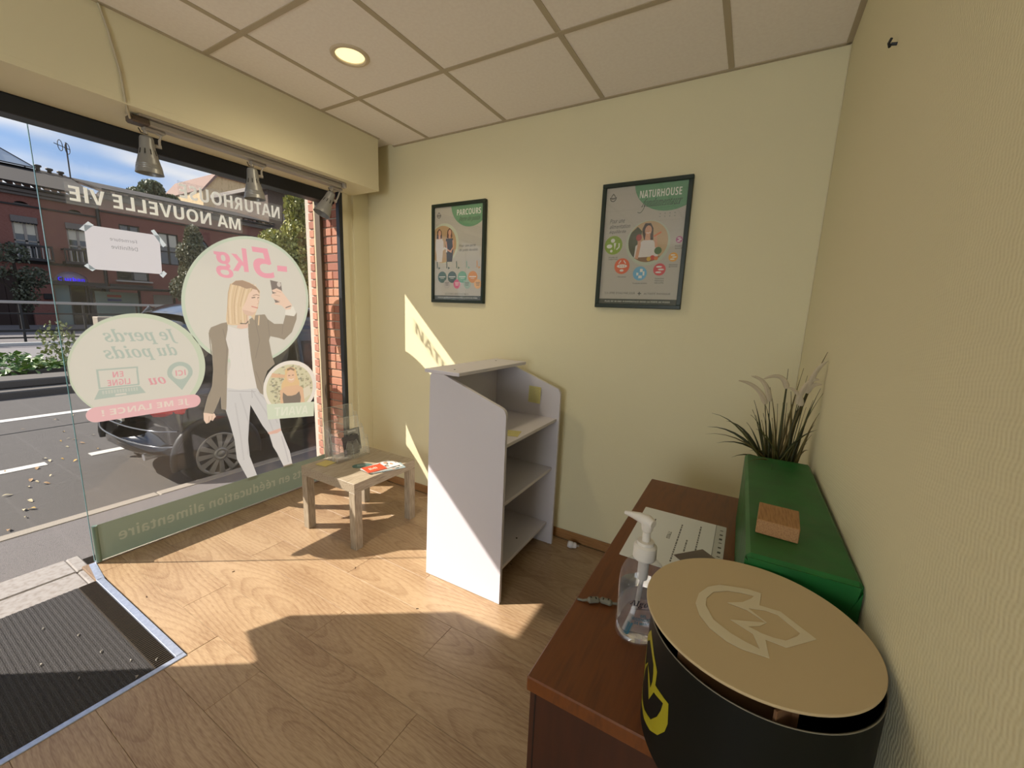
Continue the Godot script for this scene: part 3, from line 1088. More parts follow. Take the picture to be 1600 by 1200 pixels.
	for i in 5:
		var pr := Print.new(0.10, 0.21, 700, cols[i])
		for k in 6:
			var c2: Color = [Color(0.30, 0.42, 0.45), Color(0.75, 0.55, 0.48), Color(0.9, 0.9, 0.88), Color(0.22, 0.25, 0.28), Color(0.80, 0.70, 0.62), Color(0.55, 0.28, 0.22)][(k + i) % 6]
			pr.one(ellipse(Vector2(rng.randf_range(0.015, 0.085), rng.randf_range(0.11, 0.195)), rng.randf_range(0.008, 0.02), rng.randf_range(0.008, 0.022), 20), c2)
		if i == 4: pr.rect(Rect2(0, 0.125, 0.10, 0.085), Color(0.85, 0.83, 0.80))
		for k in 6:
			pr.one(ellipse(Vector2(rng.randf_range(0.015, 0.085), rng.randf_range(0.135, 0.195)), rng.randf_range(0.008, 0.02), rng.randf_range(0.006, 0.014), 20), [Color(0.25, 0.33, 0.36), Color(0.70, 0.55, 0.46), Color(0.16, 0.18, 0.20), Color(0.55, 0.50, 0.46)][k % 4])
		for k in 5:
			pr.rect(Rect2(0.035, 0.03 + k * 0.011, rng.randf_range(0.02, 0.04), 0.0045), Color(0.96, 0.90, 0.86) if i == 4 else Color(0.45, 0.45, 0.46))
		var ang: float = [-0.35, -0.62, -0.50, -0.28, -0.44][i]
		var xf := Transform3D(Basis(Vector3.UP, PI / 2 + ang + 1.75) * Basis(Vector3.RIGHT, -PI / 2), Vector3(0.465 - i * 0.004, H + 0.0005 + i * 0.0024, 0.655 + i * 0.006))
		var o := obj("leaflet", printed(rrect(Rect2(0, 0, 0.10, 0.21), 0.001, 2), Vector2(0.10, 0.21), xf, 0.0022), print_mat(pr, 0.35))
		tag(o, lab[i], "leaflet", "leaflets fanned on the table")
	var oc := Print.new(0.12, 0.07, 1200, Color(0.30, 0.42, 0.40))
	for k in 3:
		oc.rect(Rect2(0.03, 0.02 + k * 0.011, 0.055 - k * 0.008, 0.004), Color(0.70, 0.76, 0.73))
	var ov := obj("card", printed(ellipse(Vector2(0.06, 0.035), 0.06, 0.035), Vector2(0.12, 0.07), Transform3D(Basis(Vector3.UP, 0.9) * Basis(Vector3.RIGHT, -PI / 2), Vector3(0.24, H + 0.0005, 0.63)), 0.003), print_mat(oc, 0.4))
	tag(ov, "oval teal card lying behind the orange leaflet on the table", "card")


func desk_things():
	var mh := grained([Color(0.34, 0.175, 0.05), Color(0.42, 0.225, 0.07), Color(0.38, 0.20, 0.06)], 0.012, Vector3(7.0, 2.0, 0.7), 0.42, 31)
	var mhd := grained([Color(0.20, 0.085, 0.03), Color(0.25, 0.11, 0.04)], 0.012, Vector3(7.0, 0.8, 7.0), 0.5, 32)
	var X0 := 2.065
	var Z1 := 1.708
	var t := thing("desk", "reddish cherry-wood desk standing along the right wall", "desk", Vector3(X0, 0, 0.622))
	var L := Z1 - 0.622
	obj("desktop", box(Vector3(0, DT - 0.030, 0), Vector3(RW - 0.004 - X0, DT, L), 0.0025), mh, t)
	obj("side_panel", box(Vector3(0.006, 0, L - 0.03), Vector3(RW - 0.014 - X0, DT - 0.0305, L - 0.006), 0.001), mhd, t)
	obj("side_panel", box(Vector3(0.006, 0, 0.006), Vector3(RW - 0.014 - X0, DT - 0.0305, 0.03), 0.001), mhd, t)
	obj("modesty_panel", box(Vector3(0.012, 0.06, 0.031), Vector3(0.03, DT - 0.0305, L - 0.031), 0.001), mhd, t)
	obj("seam_strip", box(Vector3(0.016, 0.0, L - 0.0062), Vector3(0.018, DT - 0.031, L - 0.0052)), M.black, t)
	# printed sheet in a punched plastic sleeve
	var s := Print.new(0.25, 0.335, 1400, Color(0.86, 0.87, 0.86))
	s.rect(Rect2(0.221, 0, 0.0015, 0.335), Color(0.30, 0.31, 0.30))
	s.rect(Rect2(0.2225, 0, 0.0275, 0.335), Color(0.73, 0.73, 0.71))
	for k in 11:
		var yy := 0.03 + k * 0.0272
		s.rect(Rect2(0.234, yy, 0.008, 0.0045 + (k % 3) * 0.003), Color(0.12, 0.12, 0.12))
	for l in [[0.045, 0.07, 0.10], [0.125, 0.06, 0.235], [0.15, 0.15, 0.06], [0.178, 0.04, 0.25]]:
		var y: float = l[1]
		while y < l[1] + l[2]:
			var wl := rng.randf_range(0.006, 0.018)
			s.rect(Rect2(l[0], y, 0.0042, wl), Color(0.40, 0.40, 0.40))
			y += wl + 0.003
	s.text(lettering("77933", false, true), Rect2(0.098 - 0.02, 0.145, 0.046, 0.010), Color(0.30, 0.30, 0.30), 0.0, PI / 2)
	var sh := obj("paper_sheet", printed(rrect(Rect2(0, 0, 0.25, 0.335), 0.002, 2), Vector2(0.25, 0.335), Transform3D(Basis(Vector3.RIGHT, -PI / 2), Vector3(2.101, DT + 0.0004, 0.897)), 0.0012), print_mat(s, 0.25))
	tag(sh, "printed sheet in a punched clear sleeve on the cherry-wood desk", "paper sheet")
	var gp := obj("paper_corner", box(Vector3(-0.05, 0, -0.06), Vector3(0.05, 0.0015, 0.06), 0.0003, Transform3D(Basis(Vector3.UP, 0.85), Vector3(2.31, DT + 0.0022, 1.155))), mat(Color(0.38, 0.33, 0.30), 0.4))
	tag(gp, "small grey plastic card lying between the sheet and the drum", "card")
	# hand gel bottle
	var b := thing("gel_bottle", "clear pump bottle of hand gel on the cherry-wood desk", "bottle", Vector3(2.212, DT, 1.500))
	var bottle := mb()
	var sq := Vector2(1.0, 0.78)
	var prof := [Vector2(0.001, 0.004), Vector2(0.022, 0.002), Vector2(0.036, 0.0), Vector2(0.0435, 0.007), Vector2(0.045, 0.02), Vector2(0.045, 0.125), Vector2(0.043, 0.145), Vector2(0.036, 0.162), Vector2(0.025, 0.173), Vector2(0.017, 0.178), Vector2(0.0165, 0.188)]
	var turnb := Transform3D(Basis(Vector3.UP, 0.45), Vector3.ZERO)
	lathe(bottle, prof, 40, turnb, sq)
	var clear := pane(0.05, Color(0.95, 0.95, 0.97))
	obj("body", fin(bottle), clear, b)
	var gel := mb()
	lathe(gel, [Vector2(0.001, 0.007), Vector2(0.036, 0.004), Vector2(0.0425, 0.02), Vector2(0.0425, 0.118), Vector2(0.001, 0.1185)], 40, turnb, sq)
	var gm := StandardMaterial3D.new()
	gm.albedo_color = Color(0.97, 0.96, 0.97, 0.04)
	gm.refraction_enabled = true
	gm.refraction_scale = 0.033
	gm.roughness = 0.0
	obj("gel", fin(gel), gm, b)
	var pw := mat(Color(0.84, 0.82, 0.79), 0.35)
	var col := mb()
	lathe(col, [Vector2(0.0175, 0.176), Vector2(0.021, 0.176), Vector2(0.0225, 0.179), Vector2(0.022, 0.203), Vector2(0.019, 0.206), Vector2(0.017, 0.207), Vector2(0.0165, 0.213), Vector2(0.001, 0.214)], 36, Transform3D.IDENTITY, Vector2.ONE, HARD)
	obj("collar", fin(col), pw, b)
	var head := mb()
	lathe(head, [Vector2(0.008, 0.212), Vector2(0.0075, 0.232), Vector2(0.0105, 0.236), Vector2(0.0125, 0.250), Vector2(0.001, 0.252)], 24, Transform3D.IDENTITY, Vector2.ONE, HARD)
	tube(head, [Vector3(0.012, 0.2535, 0.006), Vector3(0.0, 0.2545, 0.0), Vector3(-0.018, 0.254, -0.009), Vector3(-0.036, 0.251, -0.018), Vector3(-0.050, 0.2475, -0.025)], [0.008, 0.0125, 0.0095, 0.0062, 0.004], 14)
	obj("pump_head", fin(head), pw, b)
	var dip := mb()
	lathe(dip, [Vector2(0.009, 0.13), Vector2(0.0105, 0.135), Vector2(0.0105, 0.176)], 16)
	tube(dip, [Vector3(0, 0.132, 0), Vector3(-0.004, 0.08, 0.0), Vector3(-0.019, 0.015, 0.006)], 0.0042, 10)
	obj("dip_tube", fin(dip), mat(Color(0.74, 0.72, 0.70), 0.4), b)
	# printing on the bottle: wrapped lettering and a sprig
	var inkb := mb()
	var wrap := func(p: Vector2) -> Vector3:   # p.x along the front of the bottle, p.y height
		var a := p.x / 0.0455
		var v := Vector3(sin(a) * 0.0456, p.y, cos(a) * 0.0456 * 0.78)
		return Basis(Vector3.UP, 0.45) * v
	var put := func(st: SurfaceTool, tris: Array, r: Rect2, slant: float):
		for q in tris:
			var v := []
			for p in q:
				var w: Vector2 = r.position + p * r.size
				w.x += slant * p.y * r.size.y
				v.append(wrap.call(w))
			var n: Vector3 = v[0] * Vector3(1, 0, 1)
			tri(st, v[0], v[1], v[2], n)
	put.call(inkb, lettering("Algol", true, true), Rect2(-0.030, 0.088, 0.040, 0.016), 0.3)
	put.call(inkb, [PackedVector2Array([Vector2(0, 0), Vector2(1, 0), Vector2(1, 1)]), PackedVector2Array([Vector2(0, 0), Vector2(1, 1), Vector2(0, 1)])], Rect2(-0.016, 0.0845, 0.034, 0.0012), 0.0)
	put.call(inkb, lettering("500 ml", false, false), Rect2(0.000, 0.022, 0.014, 0.005), 0.0)
	obj("print", fin(inkb), mat(Color(0.10, 0.085, 0.14), 0.5), b)
	var inkt := mb()
	put.call(inkt, lettering("GEL"), Rect2(-0.006, 0.069, 0.012, 0.006), 0.0)
	put.call(inkt, lettering("HIGIENIZANTE"), Rect2(-0.022, 0.0605, 0.044, 0.0065), 0.0)
	put.call(inkt, lettering("DE MANOS"), Rect2(-0.016, 0.052, 0.032, 0.0065), 0.0)
	for k in 9:
		var y := 0.022 + k * 0.0032
		for sd in [-1, 1]:
			var c := Vector2(-0.031 + k * 0.0009, y)
			var tip := c + Vector2(sd * 0.0075, 0.006)
			for qd in [[c, tip, c + Vector2(sd * 0.0012, 0.0045)]]:
				put.call(inkt, [PackedVector2Array(qd)], Rect2(0, 0, 1, 1), 0.0)
	obj("teal_print", fin(inkt), mat(Color(0.14, 0.38, 0.45), 0.5), b)
	# two small grey connectors
	var cn := thing("cable_connector", "short grey cable with two small clip connectors by the gel bottle", "cable", Vector3(2.07, DT, 1.467), 0.32)
	var g := mat(Color(0.42, 0.41, 0.36), 0.5)
	for k in 2:
		var x := 0.036 + k * 0.028
		obj("clip", box(Vector3(-0.014, 0.0, -0.0075), Vector3(0.014, 0.012, 0.0075), 0.004, Transform3D(Basis(Vector3.UP, 0.35 - k * 0.6), Vector3(x, 0.0005, k * -0.002))), g, cn)
		for m in 2:
			obj("slot", box(Vector3(-0.0015, 0.0115, -0.003), Vector3(0.0015, 0.0128, 0.003), 0.0, Transform3D(Basis(Vector3.UP, 0.35 - k * 0.6), Vector3(x - 0.006 + m * 0.011, 0.0, k * -0.002))), M.black, cn)
	obj("wire", tube_bar([Vector3(0.0, 0.002, 0.0), Vector3(0.012, 0.003, 0.003), Vector3(0.024, 0.006, 0.002), Vector3(0.05, 0.007, -0.004), Vector3(0.08, 0.005, -0.002), Vector3(0.095, 0.003, -0.006)], 0.0028), g, cn)
	# drum with its loose round lid
	var dr := thing("display_drum", "dark green round cardboard drum with yellow emblem at the desk end", "drum", Vector3(2.402, DT, 1.634))
	var R := 0.147
	var wall := mb()
	lathe(wall, [Vector2(R - 0.003, 0.001), Vector2(R, 0.0), Vector2(R, 0.192), Vector2(R - 0.0025, 0.192), Vector2(R - 0.003, 0.004), Vector2(0.001, 0.003)], 96, Transform3D.IDENTITY, Vector2.ONE, HARD)
	var dg := mat(Color(0.03, 0.048, 0.04), 0.5, 0.0, 0.35)
	obj("drum_wall", fin(wall), dg, dr)
	var rim := mb()
	lathe(rim, [Vector2(R + 0.0002, 0.1918), Vector2(R + 0.0002, 0.1926), Vector2(R - 0.0014, 0.1926), Vector2(R - 0.0014, 0.1918)], 96)
	obj("paper_rim", fin(rim), mat(Color(0.50, 0.48, 0.42), 0.7), dr)
	var lid := mb()
	var lc := Vector3(-0.006, 0.207, -0.010)
	lathe(lid, [Vector2(0.001, -0.001), Vector2(0.1505, -0.001), Vector2(0.152, 0.001), Vector2(0.152, 0.0025), Vector2(0.1508, 0.0035), Vector2(0.001, 0.0035)], 128, Transform3D(Basis(Vector3(0.3, 0, 1).normalized(), 0.004), lc), Vector2.ONE, HARD)
	var beige := mat(Color(0.755, 0.675, 0.53), 0.6, 0.0, 0.35)
	obj("lid", fin(lid), beige, dr)
	var kraft := mat(Color(0.44, 0.31, 0.20), 0.8)
	obj("inner_flap", box(Vector3(-0.085, 0.09, -0.002), Vector3(0.055, 0.200, 0.002), 0.0005, Transform3D(Basis(Vector3.UP, -0.12), Vector3(-0.01, 0, 0.108))), kraft, dr)
	obj("inner_flap", box(Vector3(-0.045, 0.09, -0.002), Vector3(0.0, 0.203, 0.002), 0.0005, Transform3D(Basis(Vector3.UP, 0.95), Vector3(0.044, 0, 0.103))), kraft, dr)
	# emblem on the lid: a ring broken by a pointed leaf
	var em := mb()
	for part in emblem():
		prism(em, part, 0.0006, Transform3D(Basis(Vector3(1, 0, 0), Vector3(0, 0, 1), Vector3(0, -1, 0)), Vector3(-2.402, 0.2116, -1.634)))
	obj("lid_emblem", fin(em), mat(Color(0.82, 0.775, 0.66), 0.5), dr)
	# emblem round the side
	var ey := mb()
	var em2 := emblem_flat()
	for part in em2:
		var idx := Geometry2D.triangulate_polygon(part)
		for i in range(0, idx.size(), 3):
			var v := []
			for k in 3:
				var p: Vector2 = part[idx[i + k]]
				var a := 3.52 + p.x / R
				v.append(Vector3(cos(a) * (R + 0.0006), 0.098 + p.y, -sin(a) * (R + 0.0006)))
			tri(ey, v[0], v[1], v[2], v[0] * Vector3(1, 0, 1))
	obj("side_emblem", fin(ey), mat(Color(0.62, 0.58, 0.10), 0.45), dr)
	# parcel in green paper against the wall
	var gr := grained([Color(0.05, 0.33, 0.12), Color(0.075, 0.40, 0.16)], 0.01, Vector3.ONE * 2.0, 0.42, 41)
	rel(gr, noise_tex(0.008, [], 43, 512, 2), 0.16)
	var pc := thing("wrapped_box", "long box wrapped in glossy green paper against the right wall", "box", Vector3(2.374, DT, 0.81))
	var bw := 0.172
	var bh := 0.228
	var bl := 0.655
	obj("paper_wrap", box(Vector3(0, 0.0, 0), Vector3(bw, bh, bl), 0.007, Transform3D(Basis(Vector3.UP, 0.015), Vector3.ZERO)), gr, pc)
	var flap := mb()
	prism(flap, pts([0.004, 0.222, 0.168, 0.222, 0.150, 0.05, 0.02, 0.05]), 0.003, Transform3D(Basis(Vector3.UP, 0.015), Vector3(0.009, 0, bl - 0.0005)))
	obj("end_flap", fin(flap), gr, pc)
	flap = mb()
	prism(flap, pts([0.0, 0.222, 0.022, 0.19, 0.045, 0.0, 0.0, 0.0]), 0.006, Transform3D(Basis(Vector3.UP, 0.05), Vector3(0.008, 0, bl - 0.003)))
	obj("fold", fin(flap), gr, pc)
	flap = mb()
	prism(flap, pts([0.172, 0.215, 0.10, 0.0, 0.172, 0.0]), 0.005, Transform3D(Basis(Vector3.UP, 0.015), Vector3(0.008, 0, bl - 0.001)))
	obj("fold", fin(flap), gr, pc)
	# wooden block
	var oak := grained([Color(0.50, 0.34, 0.19), Color(0.62, 0.45, 0.27), Color(0.68, 0.51, 0.32)], 0.05, Vector3(9.0, 9.0, 0.8), 0.55, 44)
	var bk := obj("wooden_block", box(Vector3(-0.036, 0.0, -0.047), Vector3(0.036, 0.03, 0.047), 0.0012, Transform3D(Basis(Vector3.UP, -0.06), Vector3(2.437, DT + bh + 0.0005, 1.325))), oak)
	tag(bk, "flat oak block lying on the green wrapped box", "wooden block")
	grass_plant(Vector3(2.475, DT, 0.722))


# the broken ring with a leaf, in the plane of the desk (x, z)
func emblem() -> Array:
	var px := func(list: Array) -> PackedVector2Array:   # from units read off the lid (70 to the centimetre or so) to metres
		var o := PackedVector2Array()
		for i in range(0, list.size(), 2):
			o.append(Vector2(2.0 + list[i] * 0.001, 1.5 + list[i + 1] * 0.001))
		return o
	var lanes: Array = [px.call(EMBLEM[0])]
	var out := []
	for k in 9:
		var z := 1.53 + k * 0.02
		for piece in Geometry2D.intersect_polygons(lanes[0], PackedVector2Array([Vector2(2.3, z), Vector2(2.5, z), Vector2(2.5, z + 0.02), Vector2(2.3, z + 0.02)])):
			var left := [piece]
			for h in [1, 2]:
				var next := []
				for l in left:
					for q in Geometry2D.clip_polygons(l, px.call(EMBLEM[h])):
						next.append(q)
				left = next
			out.append_array(left)
	return out


func emblem_flat() -> Array:
	var out := []
	for p in emblem():
		var q := PackedVector2Array()
		for v in p:
			q.append(Vector2((v.y - 1.627) * 0.95, (v.x - 2.395) * 0.95))
		out.append(q)
	return out


func grass_plant(at: Vector3):
	var t := thing("potted_grass", "artificial grass plant with white plumes behind the green box", "plant", at)
	var pot := mb()
	lathe(pot, [Vector2(0.001, 0.0), Vector2(0.055, 0.0), Vector2(0.058, 0.01), Vector2(0.072, 0.14), Vector2(0.074, 0.15), Vector2(0.066, 0.15), Vector2(0.062, 0.135), Vector2(0.001, 0.13)], 32)
	obj("pot", fin(pot), mat(Color(0.14, 0.12, 0.11), 0.6), t)
	var r2 := RandomNumberGenerator.new()
	r2.seed = 5
	var green := [mat(Color(0.17, 0.19, 0.065), 0.5), mat(Color(0.27, 0.27, 0.09), 0.5), mat(Color(0.36, 0.31, 0.14), 0.5)]
	var foot := Vector3(0.0, 0.135, 0.0)
	var blade := func(st: SurfaceTool, base: Vector3, tip: Vector3, lift: float, w: float):
		var mid := (base + tip) / 2.0
		mid.y += lift
		var rows := []
		var n := 9
		for i in n:
			var u := float(i) / (n - 1)
			var p := base.lerp(mid, u).lerp(mid.lerp(tip, u), u)
			var d := (base.lerp(mid, u) - mid.lerp(tip, u)).normalized()
			var s := d.cross(Vector3(0.5, 0.1, 0.86)).normalized() * w * (1.0 - pow(u, 3.0)) * (0.55 + 0.45 * sin(PI * minf(u + 0.2, 1.0)))
			rows.append(PackedVector3Array([p - s, p + Vector3(0.0005, 0.0005, 0.001), p + s, p - Vector3(0.0005, 0.0005, 0.001)]))
		sheet(st, rows, true)
	# tips as (x, y, z) away from the foot
	var tips := [
		Vector3(-0.225, 0.14, 0.0), Vector3(-0.215, 0.195, 0.02), Vector3(-0.228, 0.12, 0.03), Vector3(-0.19, 0.10, 0.05), Vector3(-0.14, 0.062, 0.06), Vector3(-0.10, 0.102, 0.22), Vector3(-0.035, 0.102, 0.24),
		Vector3(-0.09, 0.085, 0.02), Vector3(0.078, 0.43, 0.0), Vector3(0.072, 0.32, 0.03), Vector3(0.076, 0.31, 0.06), Vector3(0.078, 0.245, 0.04), Vector3(0.074, 0.205, 0.09), Vector3(0.07, 0.19, 0.05), Vector3(-0.055, 0.30, -0.03),
		Vector3(-0.06, 0.24, 0.0), Vector3(-0.012, 0.365, -0.04), Vector3(0.03, 0.37, -0.05), Vector3(0.04, 0.35, -0.02), Vector3(0.06, 0.28, 0.02), Vector3(0.0, 0.30, 0.02), Vector3(0.05, 0.16, 0.06), Vector3(-0.10, 0.21, 0.03), Vector3(0.07, 0.12, 0.02), Vector3(-0.17, 0.16, -0.05), Vector3(-0.08, 0.17, 0.05)]
	for i in tips.size():
		var st := mb()
		blade.call(st, foot + Vector3(r2.randf_range(-0.035, 0.035), 0, r2.randf_range(-0.035, 0.035)), foot + tips[i], 0.05 + 0.22 * absf(tips[i].x), [0.0058, 0.0042, 0.0032, 0.005][i % 4] if i != 8 else 0.0075)
		obj("leaf", fin(st), green[i % 3], t)
	for i in 44:
		var st := mb()
		var a := r2.randf() * TAU
		var rad := r2.randf_range(0.02, 0.10)
		var tip := Vector3(clampf(cos(a) * rad - 0.01, -0.12, 0.072), r2.randf_range(0.08, 0.26), sin(a) * rad * 0.7)
		blade.call(st, foot + Vector3(cos(a) * 0.03, 0, sin(a) * 0.03), foot + tip, 0.05, r2.randf_range(0.002, 0.0045))
		obj("leaf", fin(st), green[i % 3], t)
	var cream := mat(Color(0.86, 0.80, 0.68), 0.95)
	cream.rim_enabled = true
	cream.rim = 0.4
	cream.uv1_triplanar = true
	cream.uv1_scale = Vector3.ONE * 20.0
	rel(cream, noise_tex(0.12, [], 9), 0.25)
	# plumes: where each starts, bends and ends, as (x, y) from the foot
	for pl in [[-0.063, 0.25, -0.085, 0.315, -0.148, 0.318], [-0.053, 0.26, -0.065, 0.335, -0.113, 0.337], [-0.012, 0.308, -0.025, 0.365, -0.078, 0.332], [0.031, 0.258, 0.03, 0.30, -0.009, 0.313], [0.021, 0.262, 0.03, 0.35, 0.066, 0.345], [0.041, 0.307, 0.05, 0.38, 0.078, 0.404], [0.04, 0.30, 0.05, 0.335, 0.074, 0.331]]:
		var s0 := foot + Vector3(pl[0], pl[1], 0.02)
		var st := mb()
		tube(st, [foot + Vector3(pl[0] * 0.3, 0, 0.0), foot + Vector3(pl[0] * 0.7, pl[1] * 0.45, 0.01), s0], 0.0011, 6)
		obj("stem", fin(st), green[0], t)
		var path := []
		var rad := []
		var b1 := foot + Vector3(pl[2], pl[3], 0.02)
		var b2 := foot + Vector3(pl[4], pl[5], 0.025)
		for k in 13:
			var u := k / 12.0
			path.append(s0.lerp(b1, u).lerp(b1.lerp(b2, u), u))
			rad.append(0.0016 + 0.0072 * pow(1.0 - u, 0.55) * smoothstep(-0.08, 0.06, u))
		st = mb()
		tube(st, path, rad, 12)
		obj("plume", fin(st), cream, t)


func wall_things():
	poster(Vector3(0.367, 2.111, 0.0), 0.441, 0.648, true)
	poster(Vector3(1.565, 2.107, 0.0), 0.452, 0.645, false)
	var h := thing("wall_hook", "small dark screw hook high on the right wall", "hook", Vector3(RW, 2.069, 0.914))
	obj("stem", tube_bar([Vector3(0.0, 0, 0), Vector3(-0.012, 0.002, 0.0)], 0.0035), M.dark_metal, h)
	obj("bent_tip", tube_bar([Vector3(-0.012, 0.0, -0.008), Vector3(-0.016, 0.004, 0.002), Vector3(-0.014, 0.008, 0.012)], 0.003), M.dark_metal, h)


# the drop and leaf mark printed at the top of both posters
func poster_mark(p: Print, c: Vector2, s: float):
	var k := Color(0.09, 0.10, 0.10)
	p.one(ellipse(c, s, s), Color(0.10, 0.11, 0.11))
	p.one(ellipse(c, s * 0.80, s * 0.80), Color(0.70, 0.685, 0.64))
	p.rect(Rect2(c.x - s * 1.1, c.y - s * 1.1, s * 2.2, s * 0.85), Color(0.70, 0.685, 0.64))
	p.line(PackedVector2Array([c + Vector2(-s, -s * 0.25), c + Vector2(-s * 0.35, s * 0.25), c + Vector2(-s * 0.25, -s * 0.1), c + Vector2(0, s * 0.25), c + Vector2(s * 0.25, -s * 0.1), c + Vector2(s * 0.35, s * 0.25), c + Vector2(s, -s * 0.25)]), s * 0.17, k)
	p.line(PackedVector2Array([c + Vector2(-s * 0.55, -s * 0.2), c + Vector2(-s * 0.55, -s * 0.55), c + Vector2(0, -s * 1.25), c + Vector2(s * 0.55, -s * 0.55), c + Vector2(s * 0.55, -s * 0.2)]), s * 0.17, k)


func poster(at: Vector3, w: float, h: float, first: bool):
	var lab := "dark green framed poster with two women, further from the corner" if first else "dark green framed poster with a woman holding fruit, nearer the corner"
	var t := thing("framed_poster", lab, "poster", at)
	var fm := mat(Color(0.075, 0.145, 0.10), 0.42)
	var b := 0.021
	obj("frame_rail", box(Vector3(0, -b, 0.0005), Vector3(w, 0, 0.026), 0.002), fm, t)
	obj("frame_rail", box(Vector3(0, -h, 0.0005), Vector3(w, -h + b, 0.026), 0.002), fm, t)
	obj("frame_rail", box(Vector3(0, -h + b, 0.0005), Vector3(b, -b, 0.026), 0.002), fm, t)
	obj("frame_rail", box(Vector3(w - b, -h + b, 0.0005), Vector3(w, -b, 0.026), 0.002), fm, t)
	var iw := w - 2 * b
	var ih := h - 2 * b
	var p := Print.new(iw, ih, 1300, Color(0.70, 0.685, 0.64))
	var q := Vector2(iw, ih)
	var U := func(x: float, y: float) -> Vector2: return Vector2(x * iw, y * ih)
	var ink := Color(0.14, 0.16, 0.16)
	p.one(ellipse(U.call(0.74 if first else 0.78, -0.02), iw * (0.39 if first else 0.42), ih * 0.245, 64), Color(0.36, 0.58, 0.42))
	poster_mark(p, U.call(0.09, 0.085), iw * 0.042)
	var skin := Color(0.80, 0.60, 0.48)
	var R := func(x: float, y: float, ww: float, hh: float) -> Rect2: return Rect2(x * iw, y * ih, ww * iw, hh * ih)
	if first:
		p.text(lettering("PARCOURS"), R.call(0.47, 0.040, 0.48, 0.062), Color(0.86, 0.87, 0.84))
		p.text(lettering("Perte de poids", true, false), R.call(0.52, 0.118, 0.42, 0.058), Color(0.10, 0.16, 0.13), 0.45)
		p.one(ellipse(U.call(0.20, 0.385), iw * 0.315, ih * 0.215, 64), Color(0.74, 0.77, 0.68))
		var disc := ellipse(U.call(0.17, 0.395), iw * 0.295, ih * 0.20, 64)
		p.one(disc, Color(0.70, 0.58, 0.41))
		for g in [[0.10, Color(0.80, 0.78, 0.76), Color(0.80, 0.78, 0.76), Color(0.16, 0.09, 0.06)], [0.32, Color(0.07, 0.07, 0.08), Color(0.07, 0.07, 0.08), Color(0.28, 0.13, 0.09)]]:
			var cx: float = g[0]
			p.one(sc([cx - 0.045, 0.25, cx - 0.055, 0.325, cx - 0.03, 0.335, cx + 0.03, 0.335, cx + 0.06, 0.32, cx + 0.045, 0.25, cx, 0.225], q), g[3])
			p.one(ellipse(U.call(cx + 0.005, 0.273), iw * 0.032, ih * 0.034, 24), skin)
			p.one(sc([cx - 0.02, 0.30, cx + 0.025, 0.30, cx + 0.03, 0.335, cx - 0.02, 0.335], q), skin)
			p.one(sc([cx - 0.075, 0.335, cx + 0.07, 0.335, cx + 0.085, 0.44, cx + 0.07, 0.54, cx + 0.06, 0.585, cx - 0.055, 0.585, cx - 0.06, 0.50, cx - 0.085, 0.44], q), g[1])
			p.line(sc([cx + 0.075, 0.36, cx + 0.085, 0.43, cx + 0.03, 0.47], q), iw * 0.026, skin if cx > 0.2 else g[1])
			p.line(sc([cx - 0.07, 0.37, cx - 0.055, 0.45, cx + 0.04, 0.48], q), iw * 0.026, skin if cx > 0.2 else g[1])
		p.line(sc([0.17, 0.455, 0.22, 0.435, 0.26, 0.445, 0.26, 0.475], q), iw * 0.03, Color(0.82, 0.80, 0.76))
		for e in [Vector2(0.53, 0.42), Vector2(0.53, 0.465)]:
			p.text(lettering("Pour une perte" if e.y < 0.44 else "de poids durable.", false, false), R.call(e.x, e.y - 0.014, 0.33 if e.y < 0.44 else 0.385, 0.034), ink, 0.15)
		for k in 5:
			var cc: Color = [Color(0.16, 0.28, 0.26), Color(0.12, 0.25, 0.24), Color(0.20, 0.34, 0.30), Color(0.45, 0.62, 0.56), Color(0.80, 0.56, 0.24)][k]
			var x := 0.06 + k * 0.21
			p.line(sc([x - 0.005, 0.585, x, 0.62, x - 0.002, 0.65], q), iw * 0.018, cc)
			p.one(sc([x + 0.025, 0.637, x + 0.025, 0.667, x + 0.07, 0.652], q), cc)
			p.line(sc([x + 0.085, 0.652, x + 0.15, 0.652], q), iw * 0.006, Color(0.62, 0.63, 0.62))
			if k < 4:
				p.line(sc([x + 0.12, 0.585, x + 0.12, 0.70], q), iw * 0.003, Color(0.68, 0.68, 0.67))
		var dc := [Color(0.13, 0.32, 0.29), Color(0.11, 0.29, 0.28), Color(0.38, 0.62, 0.52), Color(0.80, 0.52, 0.19)]
		var sc := [Color(0.66, 0.64, 0.62), Color(0.78, 0.30, 0.47), Color(0.58, 0.68, 0.62), Color(0.86, 0.66, 0.42)]
		for k in 4:
			var x := 0.17 + k * 0.215
			p.one(ellipse(U.call(x, 0.752), iw * 0.095, ih * 0.063, 40), dc[k])
			p.rect(R.call(x - 0.07, 0.744, 0.14, 0.010), Color(0.86, 0.86, 0.84))
			p.rect(R.call(x - 0.04, 0.764, 0.08, 0.006), Color(0.80, 0.80, 0.78))
			p.one(ellipse(U.call(x + 0.105, 0.828), iw * 0.073, ih * 0.05, 40), sc[k])
			for m in 3:
				p.rect(R.call(x + 0.062 + m * 0.006, 0.808 + m * 0.015, 0.086 - m * 0.012, 0.006), Color(0.88, 0.86, 0.85) if k == 1 else Color(0.35, 0.35, 0.34))
		p.text(lettering("LES ETAPES INDISPENSABLES", false, false), R.call(0.235, 0.925, 0.50, 0.022), Color(0.26, 0.27, 0.27))
	else:
		p.text(lettering("NATURHOUSE"), R.call(0.43, 0.045, 0.50, 0.063), Color(0.88, 0.88, 0.85))
		p.text(lettering("fondamentaux", true, false), R.call(0.48, 0.115, 0.46, 0.065), Color(0.12, 0.20, 0.16), 0.5)
